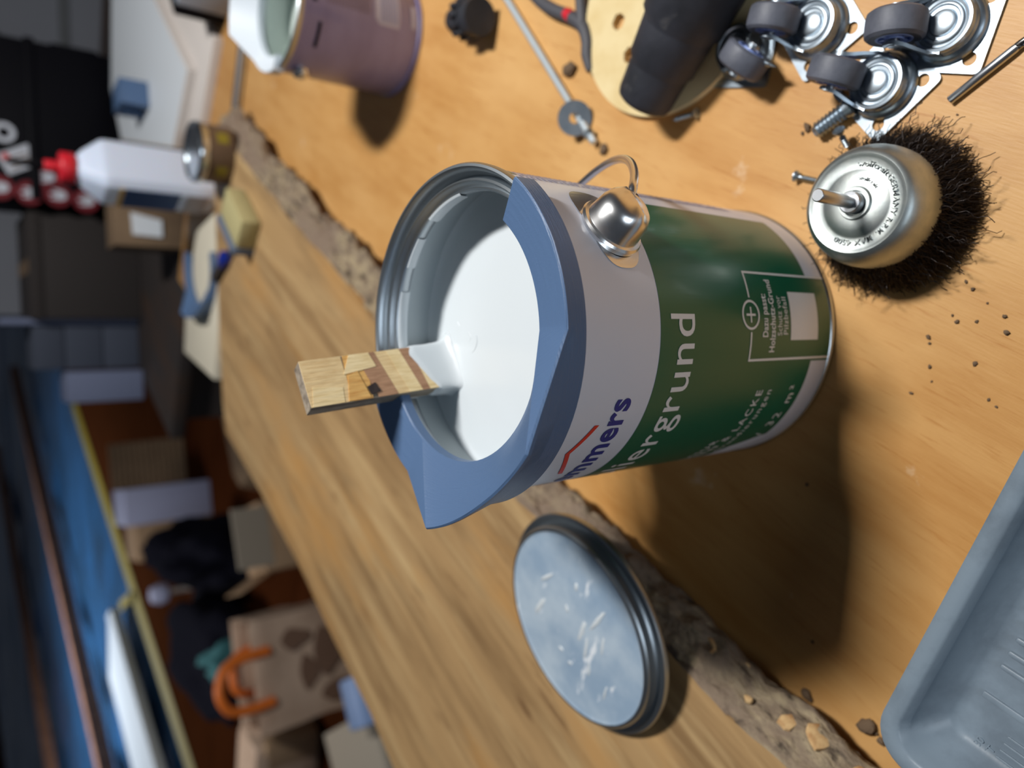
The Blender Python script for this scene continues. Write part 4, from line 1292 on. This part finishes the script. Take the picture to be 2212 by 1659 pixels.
# ------------------------------------------------------------------ far floor: blue film, tape, battens, board
film_v, film_f = [], []
e0, e1 = Vector((-3.15, 2.50, 0)), Vector((-0.57, 7.52, 0))
fd = (e1 - e0).normalized()
fn = Vector((-fd.y, fd.x, 0))
NXF, NYF = 260, 220
for i in range(NXF + 1):
    for j in range(NYF + 1):
        u, v = i / NXF * 16.0, j / NYF * 14.0
        h = 0.075 * abs(noise.noise(Vector((u * 1.3 + v * 1.5, v * 0.45 - u * 0.2, 1)))) + 0.045 * max(0, noise.noise(Vector((u * 3.0 + v * 2.6, v * 0.6, 4))))
        h *= max(0, min(1, (v - 0.14) / 0.3))
        p = e0 + fd * u + fn * v
        film_v.append((p.x, p.y, FZ + 0.004 + h))
for i in range(NXF):
    for j in range(NYF):
        a = i * (NYF + 1) + j
        film_f.append((a, a + NYF + 1, a + NYF + 2, a + 1))
fm = finish('masking_film', meshd('film', film_v, film_f), M_FILM, None, 180)
tag(fm, 'crumpled blue plastic masking film spread over the far floor', 'plastic film')
def strip(name, a, b, width, h, m, z=FZ):
    a, b = Vector(a), Vector(b)
    d = (b - a)
    o = box(name, (d.length, width, h), m, None, loc=((a.x + b.x) / 2, (a.y + b.y) / 2, z), rot=(0, 0, math.atan2(d.y, d.x)))
    return o
tag(strip('masking_tape', e0 + fn * 0.04, e1 + fn * 0.04, 0.16, 0.004, M_TAPE, FZ + 0.0045), 'long strip of yellow tape along the edge of the blue film', 'tape')
tag(strip('masking_tape', (-1.80, 5.24, 0), (-1.98, 5.62, 0), 0.07, 0.004, M_TAPE, FZ + 0.030), 'short piece of yellow tape crossing the blue film by the white plank', 'tape')
tag(strip('wooden_batten', (-4.06, 4.4, 0), (-0.45, 11.4, 0), 0.13, 0.10, M_BATTEN, FZ + 0.085), 'brown batten on the blue film nearer the yellow tape', 'batten')
tag(strip('wooden_batten', (-6.3, 7.0, 0), (-2.0, 15.4, 0), 0.20, 0.10, M_BATTEN, FZ + 0.085), 'brown batten on the blue film farther from the yellow tape', 'batten')
wpl = thing('white_plank', 'long white painted plank lying on the blue film', 'plank', (-2.44, 4.72, -0.625), (0, 0, math.atan2(fd.y, fd.x)))
prism('plank', [(-1.5, -0.17), (0.84, -0.17), (0.93, 0.0), (0.78, 0.46), (-1.5, 0.46)], 0.01, 0.05, M_BOARDW, wpl, 0.004)
prism('raised_border', [(-1.5, -0.17), (0.84, -0.17), (0.92, -0.02), (-1.5, 0.02)], 0.0502, 0.062, M_BOARDW, wpl, 0.004)

# ------------------------------------------------------------------ floor clutter beside the bench
# lilac white box with cardboard
lb = thing('white_carton', 'pale lilac-white carton with brown side standing by the dark clothes', 'carton', (-0.90, 3.55, FZ), (0, 0, R_(10)))
box('carton_body', (0.17, 0.26, 0.34), M_CARD, lb, loc=(-0.085, 0, 0), bevel=0.004)
box('white_sheet', (0.17, 0.27, 0.38), M_LILAC, lb, loc=(0.086, 0.0, 0.0), bevel=0.003)
lm = thing('lamp_head', 'small pale lamp-like gadget in front of the lilac-white carton', 'gadget', (-1.22, 3.42, FZ))
lathe('stem', [(0.05, 0), (0.05, 0.012), (0.012, 0.02), (0.012, 0.20), (0.03, 0.22)], M_BOARDE, lm, 20)
lathe('head', [(0.0, 0.30), (0.035, 0.29), (0.05, 0.255), (0.042, 0.22), (0, 0.215)], M_LILAC, lm, 24)

def lump(name, lab, cat, loc, size, m, seed, amp=0.35, sub=4):
    bm = bmesh.new()
    bmesh.ops.create_icosphere(bm, subdivisions=sub, radius=1)
    for v in bm.verts:
        p = v.co.copy()
        f = 1 + amp * noise.noise(p * 1.6 + Vector((seed, seed * 2, 0))) + amp * 0.4 * noise.noise(p * 4 + Vector((0, seed, 0)))
        v.co = Vector((p.x * size[0] * f, p.y * size[1] * f, max(-0.6, p.z) * size[2] * f))
    zm = min(v.co.z for v in bm.verts)
    for v in bm.verts:
        v.co.z -= zm
    o = bm_obj(name, bm, m, None, 180, loc)
    return tag(o, lab, cat)
lump('dark_jacket', 'heap of dark navy clothing on the floor beside the paper bag', 'clothing', (-1.36, 2.95, FZ), (0.25, 0.40, 0.17), M_NAVYCLOTH, 3)
lump('dark_cloth', 'dark cloth draped between the white carton and cardboard pieces', 'clothing', (-0.90, 2.85, FZ), (0.13, 0.26, 0.22), M_NAVYCLOTH, 8)
lump('teal_cloth', 'teal cloth showing behind the orange bag handles', 'cloth', (-1.13, 2.30, FZ), (0.07, 0.07, 0.22), M_TEAL, 5)

cb1 = thing('cardboard_box', 'open tan cardboard box next to the slab edge', 'cardboard box', (-0.72, 2.28, FZ), (0, 0, R_(20)))
box('box_body', (0.24, 0.20, 0.20), M_CARD, cb1, bevel=0.003)
box('flap', (0.20, 0.004, 0.14), M_CARDG, cb1, loc=(0, -0.10, 0.17), rot=(R_(18), 0, 0))
box('flap', (0.004, 0.18, 0.12), M_CARD, cb1, loc=(-0.12, 0, 0.18), rot=(0, R_(-25), 0))
cb2 = thing('cardboard_sheet', 'corrugated brown cardboard leaning behind the white carton', 'cardboard', (-0.72, 3.85, FZ), (0, 0, R_(12)))
box('sheet', (0.36, 0.02, 0.36), M_CARDD, cb2, rot=(R_(-18), 0, 0))
for k in range(14):
    box('corrugation', (0.36, 0.008, 0.012), M_CARDD, cb2, loc=(0, -0.010 + 0.0081 * k - 0.001, 0.025 * k + 0.008), rot=(R_(-18), 0, 0))
cb3 = thing('grey_blanket_roll', 'grey-brown rolled felt mat between the benches', 'mat', (-0.26, 2.16, FZ + 0.0), (0, 0, R_(28)))
box('mat_body', (0.44, 0.40, 0.28), M_CARDD, cb3, bevel=0.06)

pb = thing('paper_bag', 'brown paper carrier bag with orange handles standing below the slab', 'paper bag', (-1.06, 1.98, FZ), (0, 0, R_(14)))
W2, D2, HB = 0.165, 0.085, 0.34
v_ = []
for (z, s) in ((0, 1.0), (HB, 1.03)):
    v_ += [(-W2 * s, -D2 * s, z), (W2 * s, -D2 * s, z), (W2 * s, D2 * s, z), (-W2 * s, D2 * s, z)]
bm = bmesh.new()
me = meshd('t', v_, [(3, 2, 1, 0), (0, 1, 5, 4), (1, 2, 6, 5), (2, 3, 7, 6), (3, 0, 4, 7)])
bm.from_mesh(me); bpy.data.meshes.remove(me)
bmesh.ops.subdivide_edges(bm, edges=bm.edges[:], cuts=7, use_grid_fill=True)
for v in bm.verts:
    k_ = noise.noise(v.co * 14) * 0.010
    v.co += Vector((k_, noise.noise(v.co * 11 + Vector((5, 0, 0))) * 0.012, 0))
o = bm_obj('bag_body', bm, M_KRAFT, pb, 40)
sol = o.modifiers.new('thick', 'SOLIDIFY'); sol.thickness = 0.002
def handle(y):
    pts = spline([(-0.075, y, HB - 0.05), (-0.075, y * 1.1, HB + 0.02), (-0.060, y * 1.2, HB + 0.085), (0, y * 1.3, HB + 0.112), (0.060, y * 1.2, HB + 0.085), (0.075, y * 1.1, HB + 0.02), (0.075, y, HB - 0.05)], 6)
    tube('handle', pts, 0.015, M_ORANGE, pb, 12)
handle(-D2 - 0.012)
tube('handle', spline([(-0.07, D2 - 0.02, HB - 0.05), (-0.05, D2 - 0.03, HB + 0.01), (0, D2 - 0.035, HB + 0.02), (0.05, D2 - 0.03, HB + 0.01), (0.07, D2 - 0.02, HB - 0.05)], 6), 0.012, M_ORANGE, pb, 12)
for (x, z, w_, h_) in ((0.03, 0.10, 0.07, 0.05), (-0.02, 0.17, 0.05, 0.03), (0.09, 0.20, 0.03, 0.05), (-0.10, 0.06, 0.03, 0.08)):
    prism('printed_motif', [(w_ * math.cos(R_(a)) * (1 + 0.25 * math.sin(3 * R_(a))), h_ * math.sin(R_(a))) for a in range(0, 360, 24)], 0, 0.001, M_KRAFTP, pb, loc=(x, -D2 - 0.0125, z), rot=(R_(90), 0, 0))

tp = thing('tan_package', 'rounded tan paper package in front of the paper bag', 'package', (-1.52, 2.28, FZ), (0, 0, R_(-12)))
box('wrapping', (0.26, 0.20, 0.26), M_KRAFT, tp, bevel=0.05)
box('fold', (0.12, 0.205, 0.20), M_CARD, tp, loc=(0.07, 0.0, 0.02), bevel=0.02)
fc = thing('flat_carton', 'large grey cardboard carton at the photo edge below the slab', 'carton', (-1.16, 1.46, FZ), (0, 0, R_(34)))
box('carton_body', (0.24, 0.34, 0.20), M_CARDG, fc, bevel=0.004)
box('carton_lid', (0.245, 0.345, 0.02), M_CARDG, fc, loc=(0, 0, 0.201), bevel=0.003)
bp_ = thing('blue_pack', 'small blue-white packet between paper bag and slab', 'packet', (-0.900, 1.33, -0.46), (0, 0, R_(30)))
box('packet_body', (0.12, 0.09, 0.06), mat('pale_blue_pack', srgb(150, 178, 226), 0.5), bp_, bevel=0.008)
box('packet_base', (0.13, 0.10, 0.2395), M_BLACK, bp_, loc=(0, 0, -0.24), bevel=0.004)
sb = thing('drink_can', 'silver drinks can lying at the photo edge on the brown floor', 'drinks can', (-1.72, 2.40, FZ + 0.034), (R_(90), 0, R_(60)))
lathe('shell', [(0, -0.06), (0.024, -0.06), (0.033, -0.05), (0.033, 0.048), (0.026, 0.06), (0, 0.06)], M_SILVER, sb, 32)
lathe('end_ring', [(0.022, 0.060), (0.027, 0.060), (0.0275, 0.063), (0.022, 0.063)], M_STEEL, sb, 32)
hh = thing('black_tool_bag', 'black tool bag with a red tag at the bottom edge of the floor clutter', 'tool bag', (-1.38, 1.62, FZ), (0, 0, R_(30)))
box('bag_body', (0.18, 0.16, 0.16), M_BLACK, hh, bevel=0.04)
box('red_tag', (0.05, 0.03, 0.006), M_INKR, hh, loc=(-0.02, 0.0, 0.1605), bevel=0.002)
tube('strap', spline([(-0.07, 0, 0.15), (-0.04, 0.0, 0.21), (0.04, 0, 0.21), (0.07, 0, 0.15)], 6), 0.010, M_BLACK, hh, 10)
wh = thing('white_tube', 'pale grey plastic tube under the near slab edge on the floor', 'tube', (-0.98, 1.12, FZ + 0.05), (R_(90), 0, R_(-50)))
lathe('pipe', [(0.030, -0.16), (0.036, -0.16), (0.036, 0.16), (0.030, 0.16), (0.030, -0.16)], M_GREYBOX, wh, 28)
lathe('socket', [(0.036, 0.10), (0.041, 0.10), (0.041, 0.165), (0.036, 0.165)], M_BOARDE, wh, 28)
